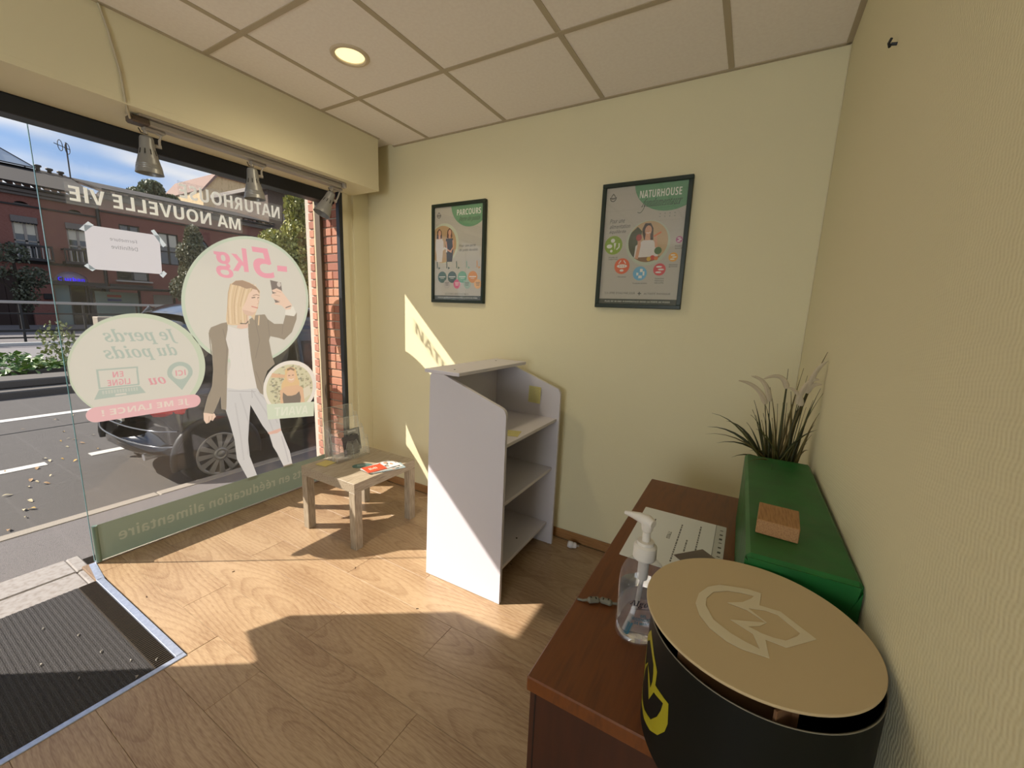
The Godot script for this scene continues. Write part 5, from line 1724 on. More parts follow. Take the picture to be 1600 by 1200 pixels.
func street():
	var asphalt := grained([Color(0.27, 0.255, 0.25), Color(0.36, 0.345, 0.335), Color(0.31, 0.295, 0.285)], 0.25, Vector3.ONE * 2.2, 0.95, 51)
	rel(asphalt, noise_tex(0.35, [], 52), 0.5)
	var far_road := grained([Color(0.40, 0.385, 0.39), Color(0.47, 0.455, 0.455)], 0.05, Vector3.ONE * 0.6, 0.9, 53)
	var pave := grained([Color(0.33, 0.32, 0.32), Color(0.42, 0.40, 0.40), Color(0.37, 0.36, 0.355)], 0.06, Vector3.ONE * 1.6, 0.95, 54)
	rel(pave, noise_tex(0.3, [], 55), 0.3)
	var stone := grained([Color(0.50, 0.47, 0.43), Color(0.60, 0.57, 0.53)], 0.12, Vector3.ONE * 2.0, 0.95, 56)
	struct("pavement", strip(-0.15, -1.625, -0.98, -26, 14, 0.3), pave)
	var road := struct("road", strip(RY, -60, -1.6, -70, 40, 0.5), asphalt)
	struct("ground", strip(RY - 0.2, -160, 140, -160, 160, 0.5), pave)
	obj("far_lane", strip(RY + 0.004, -17.9, -10.4, -70, 40, 0.05), far_road, road)
	var white := grained([Color(0.66, 0.65, 0.63), Color(0.80, 0.79, 0.77)], 0.2, Vector3.ONE * 2.0, 0.9, 57)
	obj("lane_line", strip(RY + 0.006, -6.16, -6.00, -26, 14, 0.05), white, road)
	for z in [-7.2, -4.1, -1.0, 1.22, 4.2]:
		obj("bay_line", strip(RY + 0.006, -3.70, -3.58, z, z + 1.9, 0.05), white, road)
	obj("tar_seam", strip(RY + 0.004, -5.27, -5.25, -26, 14, 0.05), M.black, road)
	var kerb := struct("kerb", strip(RY - 0.02, -1.73, -1.622, -26, 14, 0.1), stone)
	for k in 16:
		var z := -9.0 + k * 1.0
		obj("kerb_stone", box(Vector3(-1.725, -0.4, z + 0.003), Vector3(-1.628, -0.146, z + 0.997), 0.008), stone, kerb)
	# planted island between the lanes
	var conc := grained([Color(0.30, 0.285, 0.27), Color(0.40, 0.38, 0.36)], 0.1, Vector3.ONE * 1.5, 0.95, 58)
	struct("kerb_island", box(Vector3(-10.4, RY - 0.1, -26), Vector3(-7.78, -0.15, 14), 0.02), conc)
	var slab := obj("concrete_block", box(Vector3(-8.75, -0.15, -0.15), Vector3(-8.10, -0.015, 6.0), 0.02), conc)
	tag(slab, "long raised concrete block on the traffic island in front of the ivy", "concrete block")
	var edge := obj("planter_edge", box(Vector3(-9.25, -0.15, -26), Vector3(-9.05, 0.02, 14), 0.02), conc)
	tag(edge, "concrete edging along the front of the ivy bed", "edging")
	# ivy
	var leaf := mb()
	for t in [[[0, 0], [0.5, 0.35], [0.15, 0.9]], [[0, 0], [-0.5, 0.35], [-0.15, 0.9]], [[0, 0], [0.15, 0.9], [-0.15, 0.9]]]:
		tri(leaf, Vector3(t[0][0], 0, t[0][1]), Vector3(t[1][0], 0.12, t[1][1]), Vector3(t[2][0], -0.05, t[2][1]), Vector3.UP)
	var lm := fin(leaf).commit()
	var gm := mat(Color.WHITE, 0.5)
	gm.vertex_color_use_as_albedo = true
	gm.backlight_enabled = true
	gm.backlight = Color(0.35, 0.35, 0.2)
	M.leaf = gm
	var r := RandomNumberGenerator.new()
	r.seed = 21
	var mm := MultiMesh.new()
	mm.transform_format = MultiMesh.TRANSFORM_3D
	mm.use_colors = true
	mm.mesh = lm
	mm.instance_count = 5200
	for i in 5200:
		var z := r.randf_range(-9.0, 6.0)
		var x := r.randf_range(-10.3, -8.9)
		var bump := 0.10 + 0.10 * sin(z * 2.1) * sin(x * 3.0) + 0.05 * sin(z * 5.3)
		var b := Basis.from_euler(Vector3(r.randf_range(-0.9, 0.9), r.randf() * TAU, r.randf_range(-0.7, 0.7))).scaled(Vector3.ONE * r.randf_range(0.07, 0.15))
		mm.set_instance_transform(i, Transform3D(b, Vector3(x, -0.05 + bump + r.randf_range(-0.05, 0.10), z)))
		var g := Color(0.07, 0.15, 0.035).lerp(Color(0.30, 0.38, 0.14), r.randf() * r.randf())
		mm.set_instance_color(i, g)
	var ivy := MultiMeshInstance3D.new()
	ivy.name = "ivy_bed"
	ivy.multimesh = mm
	ivy.material_override = gm
	add_child(ivy)
	tag(ivy, "bed of green ivy growing on the traffic island", "ivy", "", "stuff")
	# fallen leaves
	var cols := [mat(Color(0.72, 0.58, 0.30), 0.8), mat(Color(0.78, 0.72, 0.58), 0.8), mat(Color(0.62, 0.50, 0.36), 0.8), mat(Color(0.66, 0.62, 0.50), 0.8)]
	for i in 46:
		var at := Vector3(r.randf_range(-4.6, -2.0), RY + 0.01, r.randf_range(0.75, 2.2))
		if i > 30: at = Vector3(r.randf_range(-6.8, -3.0), RY + 0.01, r.randf_range(-0.2, 2.0))
		if at.x > -3.5 and at.z < 1.2: at.z += 0.6
		var st := mb()
		var s := r.randf_range(0.012, 0.034)
		var xf := Transform3D(Basis(Vector3.UP, r.randf() * TAU), at)
		var rows := []
		for k in 6:
			var u := k / 5.0
			var w := sin(PI * u) * s * 0.42
			rows.append(PackedVector3Array([xf * Vector3(-w, 0.006 * sin(u * 5.0) + w * 0.25, (u - 0.5) * s * 2.0), xf * Vector3(0, 0.006 * sin(u * 5.0), (u - 0.5) * s * 2.0), xf * Vector3(w, 0.006 * sin(u * 5.0) + w * 0.25, (u - 0.5) * s * 2.0)]))
		sheet(st, rows, false)
		var o := obj("fallen_leaf", fin(st), cols[i % 4])
		var tone: String = ["ochre yellow", "pale cream", "light brown", "greyish beige"][i % 4]
		tag(o, "small %s dry leaf fallen on the road outside the shop" % tone, "leaf", "%s fallen leaves on the road" % tone)
	# railings on the far side
	var rail_m := mat(Color(0.62, 0.60, 0.58), 0.5, 0.2)
	var dark := mat(Color(0.10, 0.10, 0.105), 0.6)
	var f := thing("railing", "long railing with a pale top bar along the far pavement", "railing", Vector3(-18.7, RY, -8))
	obj("top_rail", box(Vector3(-0.04, 1.33, -22), Vector3(0.04, 1.42, 16), 0.01), rail_m, f)
	obj("lower_rail", box(Vector3(-0.02, 0.98, -22), Vector3(0.02, 1.03, 16)), dark, f)
	obj("lower_rail", box(Vector3(-0.02, 0.18, -22), Vector3(0.02, 0.23, 16)), dark, f)
	for k in 26:
		obj("post", box(Vector3(-0.03, 0, -22 + k * 1.5), Vector3(0.03, 1.33, -21.94 + k * 1.5)), dark, f)
	var f2 := thing("railing", "low dark guard rail beside the far lane, in front of the tall railing", "railing", Vector3(-18.2, RY, -8))
	obj("top_rail", box(Vector3(-0.03, 0.42, -22), Vector3(0.03, 0.50, 16), 0.01), dark, f2)
	for k in 16:
		obj("post", box(Vector3(-0.03, 0, -22 + k * 2.5), Vector3(0.03, 0.42, -21.94 + k * 2.5)), dark, f2)
	struct("kerb_far", box(Vector3(-18.15, RY - 0.1, -70), Vector3(-17.9, RY + 0.10, 40), 0.02), white)
	struct("pavement_far", strip(RY + 0.05, -30, -18.9, -70, 40, 0.2), pave)
	for k in 3:
		var bx := obj("planter_box", box(Vector3(-21.5, RY, -4.6 - k * 0.0 - [0.0, 1.3, 2.7][k]), Vector3(-20.9, 0.55, -3.9 - [0.0, 1.3, 2.7][k]), 0.02), mat([Color(0.60, 0.56, 0.50), Color(0.55, 0.52, 0.47), Color(0.42, 0.40, 0.36)][k], 0.8))
		tag(bx, ["pale box standing furthest left behind the far railing", "beige box standing in the middle behind the far railing", "greyish box standing furthest right behind the far railing"][k], "box")


# a wall with openings: outlines in (z, y) cut out of a rectangle, pushed back along -x
func wall_with_holes(z0: float, z1: float, y0: float, y1: float, x: float, thick: float, holes: Array, m: Material, called: String, parent: Node) -> MeshInstance3D:
	# slice the wall in vertical lanes so that every piece stays a simple outline
	var st := mb()
	var face := Transform3D(Basis(Vector3(0, 0, 1), Vector3(0, 1, 0), Vector3(-1, 0, 0)), Vector3(x, 0, 0))
	var cuts := [z0]
	for h in holes:
		var lo := 1e9
		var hi := -1e9
		for p in h:
			lo = minf(lo, p.x)
			hi = maxf(hi, p.x)
		for v in [lo - 0.02, (lo + hi) / 2.0, hi + 0.02]:
			cuts.append(v)
	cuts.append(z1)
	cuts.sort()
	for i in cuts.size() - 1:
		if cuts[i + 1] - cuts[i] < 1e-4: continue
		var lanes := [PackedVector2Array([Vector2(cuts[i], y0), Vector2(cuts[i + 1], y0), Vector2(cuts[i + 1], y1), Vector2(cuts[i], y1)])]
		for h in holes:
			var next := []
			for l in lanes:
				for q in Geometry2D.clip_polygons(l, h):
					next.append(q)
			lanes = next
		for l in lanes:
			prism(st, l, thick, face)
	return obj(called, fin(st), m, parent)


func arch(cz: float, half: float, y0: float, spring: float, top: float) -> PackedVector2Array:
	var p := PackedVector2Array([Vector2(cz - half, y0), Vector2(cz + half, y0)])
	for i in 15:
		var a := PI * i / 14.0
		p.append(Vector2(cz + cos(a) * half, spring + sin(a) * (top - spring)))
	return p


func rectp(z0: float, z1: float, y0: float, y1: float) -> PackedVector2Array:
	return PackedVector2Array([Vector2(z0, y0), Vector2(z1, y0), Vector2(z1, y1), Vector2(z0, y1)])


func brick_wall(base: Color, seed_: int) -> StandardMaterial3D:
	var m := grained([base.darkened(0.25), base, base.lightened(0.07), base.darkened(0.1)], 0.03, Vector3(0.5, 2.6, 0.5), 0.95, seed_)
	return m


func roof(parent: Node, called: String, x0: float, y0: float, x1: float, y1: float, z0: float, z1: float, m: Material):
	obj(called, box(Vector3(0, -0.12, z0), Vector3(Vector2(x0, y0).distance_to(Vector2(x1, y1)), -0.04, z1), 0.0, Transform3D(Basis(Vector3(0, 0, 1), atan2(y1 - y0, x1 - x0)), Vector3(x0, y0, 0))), mat(Color(0.14, 0.115, 0.105), 0.95), parent)
	var n := int((z1 - z0) / 0.30)
	for tone in 3:
		var st := mb()
		for k in n:
			if (k * 7 + k / 3) % 3 != tone: continue
			var z := z0 + (k + 0.5) * (z1 - z0) / n
			var path := []
			var rad := []
			for j in 13:
				var u := j / 12.0
				path.append(Vector3(lerpf(x0 - 0.1, x1, u), lerpf(y0, y1, u) - 0.02 + (0.035 if j % 2 == 0 else 0.0), z + 0.03 * sin(k * 1.7 + j)))
				rad.append(0.105 if j % 2 == 0 else 0.085)
			tube(st, path, rad, 7)
		var t := obj("roof_tiles", fin(st), [m, mat(Color(0.34, 0.25, 0.215), 0.9), mat(Color(0.76, 0.65, 0.59), 0.9)][tone], parent)
		t.set_meta("kind", "stuff")


# a window: frame, two leaves of glass with bars, set into the wall at x
func far_window(parent: Node, x: float, z0: float, z1: float, y0: float, y1: float, frame: Material, glass: Material, shade: Material):
	var f := mb()
	var c := (z0 + z1) / 2.0
	for e in [[z0, z0 + 0.07, y0, y1], [z1 - 0.07, z1, y0, y1], [c - 0.05, c + 0.05, y0, y1], [z0, z1, y1 - 0.07, y1], [z0, z1, y0, y0 + 0.07], [z0, z1, lerpf(y0, y1, 0.42) - 0.035, lerpf(y0, y1, 0.42) + 0.035]]:
		cbox(f, Vector3(x - 0.14, e[2], e[0]), Vector3(x - 0.06, e[3], e[1]))
	var w := obj("window", fin(f), frame, parent)
	for s in [[z0, c], [c, z1]]:
		obj("pane", box(Vector3(x - 0.115, y0, s[0]), Vector3(x - 0.10, y1, s[1])), glass, w)
	if shade:
		obj("blind", box(Vector3(x - 0.098, lerpf(y0, y1, 0.58), z0 + 0.08), Vector3(x - 0.088, y1 - 0.05, z1 - 0.08)), shade, w)
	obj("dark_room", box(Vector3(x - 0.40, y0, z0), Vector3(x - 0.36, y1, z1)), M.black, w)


func balcony(parent: Node, x: float, z0: float, z1: float, y: float, m: Material, light: Material):
	var b := obj("balcony", box(Vector3(x, y, z0), Vector3(x + 0.55, y + 0.14, z1), 0.02), m, parent)
	obj("handrail", box(Vector3(x + 0.47, y + 0.70, z0), Vector3(x + 0.55, y + 0.80, z1), 0.01), m, b)
	for z in [z0, z1 - 0.06]:
		obj("end_post", box(Vector3(x + 0.47, y + 0.14, z), Vector3(x + 0.55, y + 0.70, z + 0.06)), m, b)
		obj("side_rail", box(Vector3(x, y + 0.72, z), Vector3(x + 0.47, y + 0.79, z + 0.06)), m, b)
	var n := 12
	for k in n:
		var z := lerpf(z0 + 0.1, z1 - 0.1, (k + 0.5) / n)
		obj("baluster", box(Vector3(x + 0.495, y + 0.14, z - 0.022), Vector3(x + 0.53, y + 0.70, z + 0.022)), light if k % 2 == 0 else m, b)


func facades():
	var X := -30.0
	var glass := mat(Color(0.16, 0.17, 0.18), 0.06, 0.0, 0.9)
	var pale := mat(Color(0.56, 0.53, 0.50), 0.7)
	var greyst := grained([Color(0.36, 0.34, 0.335), Color(0.46, 0.44, 0.43)], 0.05, Vector3.ONE, 0.9, 61)
	var iron := mat(Color(0.15, 0.145, 0.15), 0.6)
	var balw := mat(Color(0.60, 0.58, 0.56), 0.7)
	var blind := mat(Color(0.74, 0.72, 0.66), 0.8)
	var tilem := grained([Color(0.30, 0.24, 0.215), Color(0.68, 0.58, 0.53), Color(0.42, 0.32, 0.28), Color(0.22, 0.19, 0.18)], 0.06, Vector3(0.8, 0.8, 2.4), 0.9, 62)
	var dark := mat(Color(0.10, 0.085, 0.08), 0.6)
	# left building
	var b := thing("brick_building", "dark red brick building with balconies and a purple sign over its arched shop", "building", Vector3(0, 0, 0))
	var brick := brick_wall(Color(0.46, 0.295, 0.26), 63)
	var holes := [arch(-2.75, 1.2, RY, 1.7, 2.55), arch(-5.50, 0.66, 2.12, 2.13, 2.64), rectp(-6.88, -4.80, RY, 2.0)]
	for z in [-6.0, -4.1, -2.2, -0.3, 1.6]:
		holes.append(rectp(z - 0.43, z + 0.43, 3.15, 5.2))
		holes.append(arch(z, 0.24, 5.775, 5.78, 5.92))
	wall_with_holes(-6.95, 3.5, RY, 6.3, X, 0.35, holes, brick, "wall", b)
	obj("back_wall", box(Vector3(X - 5.0, RY, -6.95), Vector3(X - 4.7, 6.6, 3.5)), brick, b)
	obj("end_wall", box(Vector3(X - 5.0, RY, 3.2), Vector3(X - 0.36, 6.3, 3.5)), brick, b)
	obj("string_course", box(Vector3(X, 5.68, -6.95), Vector3(X + 0.06, 5.76, 3.5)), dark, b)
	obj("floor_band", box(Vector3(X, 2.90, -6.95), Vector3(X + 0.09, 3.02, 3.5)), dark, b)
	obj("cornice", box(Vector3(X - 0.1, 6.19, -6.95), Vector3(X + 0.16, 6.32, 3.5), 0.02), greyst, b)
	obj("cornice", box(Vector3(X - 0.1, 6.325, -6.95), Vector3(X + 0.32, 6.50, 3.5), 0.03), greyst, b)
	obj("eave_board", box(Vector3(X - 0.2, 6.50, -6.95), Vector3(X + 0.55, 6.585, 3.5)), dark, b)
	roof(b, "roof", X + 0.6, 6.62, X - 4.5, 8.35, -6.95, 3.5, tilem)
	for z in [-6.0, -4.1, -2.2, -0.3, 1.6]:
		far_window(b, X, z - 0.43, z + 0.43, 3.15, 5.2, pale, glass, blind)
		obj("window_valance", box(Vector3(X - 0.02, 4.90, z - 0.45), Vector3(X + 0.07, 5.20, z + 0.45), 0.01), greyst, b)
		var sc_ := mb()
		for k in 7:
			var zz: float = z - 0.39 + k * 0.13
			lathe(sc_, [Vector2(0.001, -0.05), Vector2(0.05, -0.02), Vector2(0.06, 0.02), Vector2(0.001, 0.03)], 10, Transform3D(Basis(), Vector3(X + 0.02, 4.89, zz)))
		obj("valance_fringe", fin(sc_), iron, b)
		balcony(b, X, z - 0.75, z + 0.75, 3.02, iron, balw)
		obj("attic_vent", box(Vector3(X - 0.3, 5.77, z - 0.25), Vector3(X - 0.25, 5.95, z + 0.25)), M.black, b)
		obj("vent_sill", box(Vector3(X - 0.1, 5.76, z - 0.26), Vector3(X + 0.08, 5.795, z + 0.26)), greyst, b)
	obj("downpipe", box(Vector3(X + 0.01, RY, -6.94), Vector3(X + 0.13, 6.17, -6.82), 0.03), iron, b)
	# doors in the left arch
	var wd := grained([Color(0.14, 0.085, 0.07), Color(0.20, 0.125, 0.10)], 0.05, Vector3(1, 0.4, 4), 0.7, 64)
	for k in 6:
		obj("door_board", box(Vector3(X - 0.32, RY, -3.95 + k * 0.4), Vector3(X - 0.25, 2.5, -3.56 + k * 0.4), 0.01), wd, b)
	# shop: tympanum, sign, lintel and door glass
	obj("tympanum", box(Vector3(X - 0.30, 2.1, -6.2), Vector3(X - 0.22, 2.66, -4.8)), mat(Color(0.60, 0.57, 0.50), 0.8), b)
	obj("shop_lintel", box(Vector3(X - 0.1, 1.90, -6.92), Vector3(X + 0.12, 2.12, -4.74), 0.01), iron, b)
	var sign := StandardMaterial3D.new()
	sign.albedo_color = Color(0.25, 0.2, 0.7)
	sign.emission_enabled = true
	sign.emission = Color(0.22, 0.14, 0.95)
	sign.emission_energy_multiplier = 0.75
	var sm := mb()
	letters(sm, "C urban", Rect2(5.02, 2.14, 1.04, 0.20), Transform3D(Basis(Vector3(0, 0, -1), Vector3(0, 1, 0), Vector3(1, 0, 0)), Vector3(X - 0.18, 0, 0)), 0.03)
	var sg := obj("lit_sign", fin(sm), sign, b)
	sg.set_meta("label", "purple lit shop sign letters")
	obj("sign_back", box(Vector3(X - 0.215, 2.12, -5.22), Vector3(X - 0.19, 2.33, -5.02)), M.black, b)
	for k in 4:
		obj("door_frame", box(Vector3(X - 0.25, RY, -4.84 - k * 0.62), Vector3(X - 0.15, 1.9, -4.78 - k * 0.62)), iron, b)
		obj("door_glass", box(Vector3(X - 0.22, RY, -5.40 - k * 0.62), Vector3(X - 0.20, 1.9, -4.84 - k * 0.62)), mat([Color(0.42, 0.50, 0.50), Color(0.09, 0.09, 0.095), Color(0.16, 0.16, 0.165), Color(0.13, 0.13, 0.13)][k], 0.1, 0.0, 0.8), b)
	obj("letter_box", box(Vector3(X, 1.12, -4.66), Vector3(X + 0.12, 1.42, -4.36), 0.02), dark, b)
	var l := OmniLight3D.new()
	l.name = "sign_light"
	l.position = Vector3(X + 0.1, 2.24, -5.5)
	l.light_color = Color(0.35, 0.25, 1.0)
	l.light_energy = 0.05
	l.omni_range = 4.0
	l.omni_attenuation = 2.0
	l.shadow_enabled = true
	b.add_child(l)
	# skylight
	var sk := obj("skylight", null, mat(Color(0.62, 0.66, 0.70), 0.15), b)
	var ss := mb()
	var apex := [Vector3(X - 4.6, 9.25, -3.9), Vector3(X - 4.6, 9.25, -4.5)]
	var foot := [Vector3(X - 3.6, 8.35, -2.9), Vector3(X - 5.6, 8.7, -2.9), Vector3(X - 5.6, 8.7, -5.6), Vector3(X - 3.6, 8.35, -5.6)]
	var cm := Vector3(X - 4.6, 8.6, -4.2)
	quad(ss, foot[0], foot[3], apex[1], apex[0], Vector3(1, 1, 0))
	quad(ss, foot[1], foot[2], apex[1], apex[0], Vector3(-1, 1, 0))
	tri(ss, foot[0], foot[1], apex[0], Vector3(0, 1, 1))
	tri(ss, foot[2], foot[3], apex[1], Vector3(0, 1, -1))
	sk.mesh = fin(ss).commit()
	var bars := mb()
	for e in [[apex[0], apex[1]], [foot[0], apex[0]], [foot[3], apex[1]], [foot[1], apex[0]], [foot[2], apex[1]], [foot[0], foot[3]], [(foot[0] + foot[3]) / 2.0, (apex[0] + apex[1]) / 2.0]]:
		tube(bars, [e[0], e[1]], 0.035, 6)
	obj("skylight_bars", fin(bars), iron, sk)
	# chimney pots and aerial on the roof
	for q in [[-5.75, 8.42, 0.11], [-6.2, 8.36, 0.09], [-6.65, 8.32, 0.13]]:
		var st := mb()
		lathe(st, [Vector2(0.09, -0.5), Vector2(0.09, 0.08), Vector2(0.16, 0.12), Vector2(0.16, 0.20), Vector2(0.001, 0.22)], 12, Transform3D(Basis(), Vector3(X - 4.0, q[1], q[0])))
		obj("chimney_pot", fin(st), iron, b)
	var an := thing("roof_aerial", "television aerial on a mast above the brick roof", "aerial", Vector3(X - 3.8, 8.2, -7.0))
	obj("mast", tube_bar([Vector3(0, -0.3, 0), Vector3(0, 2.0, 0)], 0.035), iron, an)
	obj("boom", tube_bar([Vector3(0.2, 1.77, 0.55), Vector3(-0.08, 1.67, -0.15)], 0.022), iron, an)
	for k in 2:
		var c := Vector3(0.12, 1.74, 0.28).lerp(Vector3(-0.04, 1.68, -0.05), float(k))
		var ringp := []
		for i in 13:
			var a := TAU * i / 12.0
			ringp.append(c + Vector3(0.12 * sin(a), cos(a) * 0.30, sin(a) * 0.13))
		obj("element", tube_bar(ringp, 0.018), iron, an)
	# second building, to the right of the downpipe
	var b2 := thing("brick_building", "dull red brick building to the right behind the trees and the round sticker", "building", Vector3(0, 0, 0))
	var brick2 := brick_wall(Color(0.44, 0.255, 0.23), 65)
	var holes2 := [arch(-11.6, 0.75, 3.4, 4.7, 5.45), arch(-14.2, 0.75, 3.4, 4.7, 5.45), rectp(-10.6, -9.55, 3.5, 5.4), rectp(-8.7, -7.75, 4.9, 5.55), rectp(-8.9, -7.4, 2.35, 3.6)]
	wall_with_holes(-16.6, -7.0, RY, 7.0, X, 0.35, holes2, brick2, "wall", b2)
	obj("back_wall", box(Vector3(X - 5.0, RY, -16.6), Vector3(X - 4.7, 7.0, -7.0)), brick2, b2)
	obj("end_wall", box(Vector3(X - 5.0, RY, -16.6), Vector3(X - 0.36, 7.0, -16.3)), brick2, b2)
	obj("cornice", box(Vector3(X - 0.1, 6.75, -16.6), Vector3(X + 0.25, 7.0, -7.01), 0.03), greyst, b2)
	obj("string_course", box(Vector3(X, 6.05, -16.6), Vector3(X + 0.06, 6.13, -7.0)), dark, b2)
	obj("eave_board", box(Vector3(X - 0.2, 7.0, -16.6), Vector3(X + 0.5, 7.085, -7.05)), dark, b2)
	roof(b2, "roof", X + 0.55, 7.12, X - 4.5, 8.3, -16.6, -7.05, tilem)
	far_window(b2, X, -10.6, -9.55, 3.5, 5.4, iron, glass, blind)
	far_window(b2, X, -8.7, -7.75, 4.9, 5.55, iron, glass, null)
	far_window(b2, X, -8.9, -7.4, 2.35, 3.6, iron, glass, null)
	obj("shop_lintel", box(Vector3(X, 1.90, -9.0), Vector3(X + 0.12, 2.12, -7.02), 0.01), iron, b2)
	obj("shop_sill", box(Vector3(X, 2.28, -9.0), Vector3(X + 0.2, 2.36, -7.3)), balw, b2)
	for z in [-11.6, -14.2]:
		far_window(b2, X, z - 0.75, z + 0.75, 3.4, 5.45, iron, glass, null)
	# shelter with a poster panel, glass screen and a person waiting
	var sh := thing("bus_shelter", "dark bus shelter with a pale poster panel across the street", "bus shelter", Vector3(-26.0, RY + 0.05, -7.4))
	obj("roof_slab", box(Vector3(-0.6, 1.98, -1.4), Vector3(0.5, 2.10, 2.2), 0.02), iron, sh)
	for z in [-1.35, 0.2, 2.1]:
		obj("post", box(Vector3(-0.5, 0, z), Vector3(-0.4, 1.98, z + 0.09), 0.01), iron, sh)
	obj("poster_panel", box(Vector3(-0.45, 0.45, -1.2), Vector3(-0.36, 1.80, -0.35), 0.01), mat(Color(0.58, 0.56, 0.52), 0.6), sh)
	obj("screen_glass", box(Vector3(-0.46, 0.4, 0.3), Vector3(-0.45, 1.85, 2.0)), mat(Color(0.42, 0.48, 0.46), 0.2), sh)
	obj("red_panel", box(Vector3(-0.445, 1.58, 1.0), Vector3(-0.43, 1.70, 1.55)), mat(Color(0.55, 0.22, 0.20), 0.6), sh)
	obj("blue_panel", box(Vector3(-0.445, 1.38, 1.0), Vector3(-0.43, 1.50, 1.55)), mat(Color(0.22, 0.26, 0.42), 0.6), sh)
	obj("bench", box(Vector3(-0.35, 0.42, 0.4), Vector3(0.0, 0.48, 2.0), 0.01), iron, sh)
	# rendered gable and the taller block further right
	var g := thing("gable_house", "cream rendered gable house rising behind the brick roofs", "building", Vector3(-42.0, RY, -17.6))
	var cream := grained([Color(0.74, 0.63, 0.46), Color(0.86, 0.76, 0.59), Color(0.80, 0.70, 0.53)], 0.02, Vector3(0.5, 0.15, 0.5), 0.9, 66)
	var gp := mb()
	prism(gp, pts([0.0, 0.0, 9.0, 0.0, 9.0, 13.0, 1.3, 13.0, 0.0, 11.5]), 8.0, Transform3D(Basis(Vector3(0, 0, -1), Vector3(0, 1, 0), Vector3(-1, 0, 0)), Vector3.ZERO))
	obj("gable_wall", fin(gp), cream, g)
	var rp := mb()
	prism(rp, pts([-0.12, 11.42, 0.0, 11.36, 1.3, 12.95, 9.1, 12.95, 9.1, 13.2, 1.25, 13.2]), 8.4, Transform3D(Basis(Vector3(0, 0, -1), Vector3(0, 1, 0), Vector3(-1, 0, 0)), Vector3(0.2, 0, 0)))
	obj("roof_edge", fin(rp), tilem, g)
	var tb := thing("tall_block", "taller grey-brown block with pale window grids behind the yellow tree", "building", Vector3(X - 1.0, RY, -17.0))
	var brown := grained([Color(0.34, 0.285, 0.245), Color(0.42, 0.36, 0.31)], 0.03, Vector3.ONE * 0.5, 0.9, 67)
	obj("wall", box(Vector3(-8, 0, -14), Vector3(0, 10.2, -0.1)), brown, tb)
	obj("eave", box(Vector3(-8, 10.2, -14), Vector3(0.8, 10.5, 0.2), 0.03), pale, tb)
	for k in 4:
		for m in 3:
			var z := -1.2 - k * 3.0
			var fr := mb()
			for e in [[0.0, 0.08, 0.0, 2.0], [1.02, 1.10, 0.0, 2.0], [2.1, 2.18, 0.0, 2.0], [0.0, 2.18, 0.0, 0.08], [0.0, 2.18, 1.2, 1.28], [0.0, 2.18, 1.92, 2.0]]:
				cbox(fr, Vector3(0.01, 0.9 + m * 2.9 + e[2], z - e[1]), Vector3(0.10, 0.9 + m * 2.9 + e[3], z - e[0]))
			var w := obj("window", fin(fr), pale, tb)
			obj("pane", box(Vector3(0.005, 0.9 + m * 2.9, z - 2.18), Vector3(0.03, 2.9 + m * 2.9, z)), glass, w)


# leaves as cards that face every way, gathered in lumps
func crown(called: String, parent: Node, lumps: Array, n: int, size: float, dark: Color, light: Color, seed_: int):
	var leaf := mb()
	tri(leaf, Vector3(-0.5, 0, 0), Vector3(0.0, 0.1, 0.9), Vector3(0.5, 0, 0.1), Vector3.UP)
	tri(leaf, Vector3(-0.5, 0, 0), Vector3(0.5, 0, 0.1), Vector3(0.1, -0.08, -0.7), Vector3.UP)
	var r := RandomNumberGenerator.new()
	r.seed = seed_
	var mm := MultiMesh.new()
	mm.transform_format = MultiMesh.TRANSFORM_3D
	mm.use_colors = true
	mm.mesh = fin(leaf).commit()
	mm.instance_count = n
	var total := 0.0
	for l in lumps: total += l[1].x * l[1].y
	for i in n:
		var pick := r.randf() * total
		var k := 0
		while k < lumps.size() - 1 and pick > lumps[k][1].x * lumps[k][1].y:
			pick -= lumps[k][1].x * lumps[k][1].y
			k += 1
		var d := Vector3(r.randfn(), r.randfn(), r.randfn()).normalized() * pow(r.randf(), 0.4)
		var p: Vector3 = lumps[k][0] + d * lumps[k][1]
		var b := Basis.from_euler(Vector3(r.randf() * TAU, r.randf() * TAU, r.randf() * TAU)).scaled(Vector3.ONE * size * r.randf_range(0.6, 1.4))
		mm.set_instance_transform(i, Transform3D(b, p))
		mm.set_instance_color(i, dark.lerp(light, r.randf()))
	var o := MultiMeshInstance3D.new()
	o.name = called
	o.multimesh = mm
	o.material_override = M.leaf
	parent.add_child(o, true)
	o.set_meta("kind", "stuff")


func tree(label: String, at: Vector3, lumps: Array, n: int, size: float, dark: Color, light: Color, seed_: int, called := "street_tree") -> Node3D:
	var t := thing(called, label, "tree", at)
	var bark := mat(Color(0.20, 0.165, 0.135), 0.9)
	var st := mb()
	var top: Vector3 = lumps[0][0]
	tube(st, [Vector3.ZERO, top * 0.3 + Vector3(0.05, 0, 0.03), top * 0.65, top], [0.16, 0.12, 0.08, 0.03], 9)
	for l in lumps:
		var c: Vector3 = l[0]
		tube(st, [Vector3(top.x * 0.4, minf(c.y, top.y) * 0.55, top.z * 0.4), c * Vector3(0.6, 0.85, 0.6), c], [0.06, 0.04, 0.015], 6)
	obj("trunk", fin(st), bark, t)
	crown("foliage", t, lumps, n, size, dark, light, seed_)
	return t


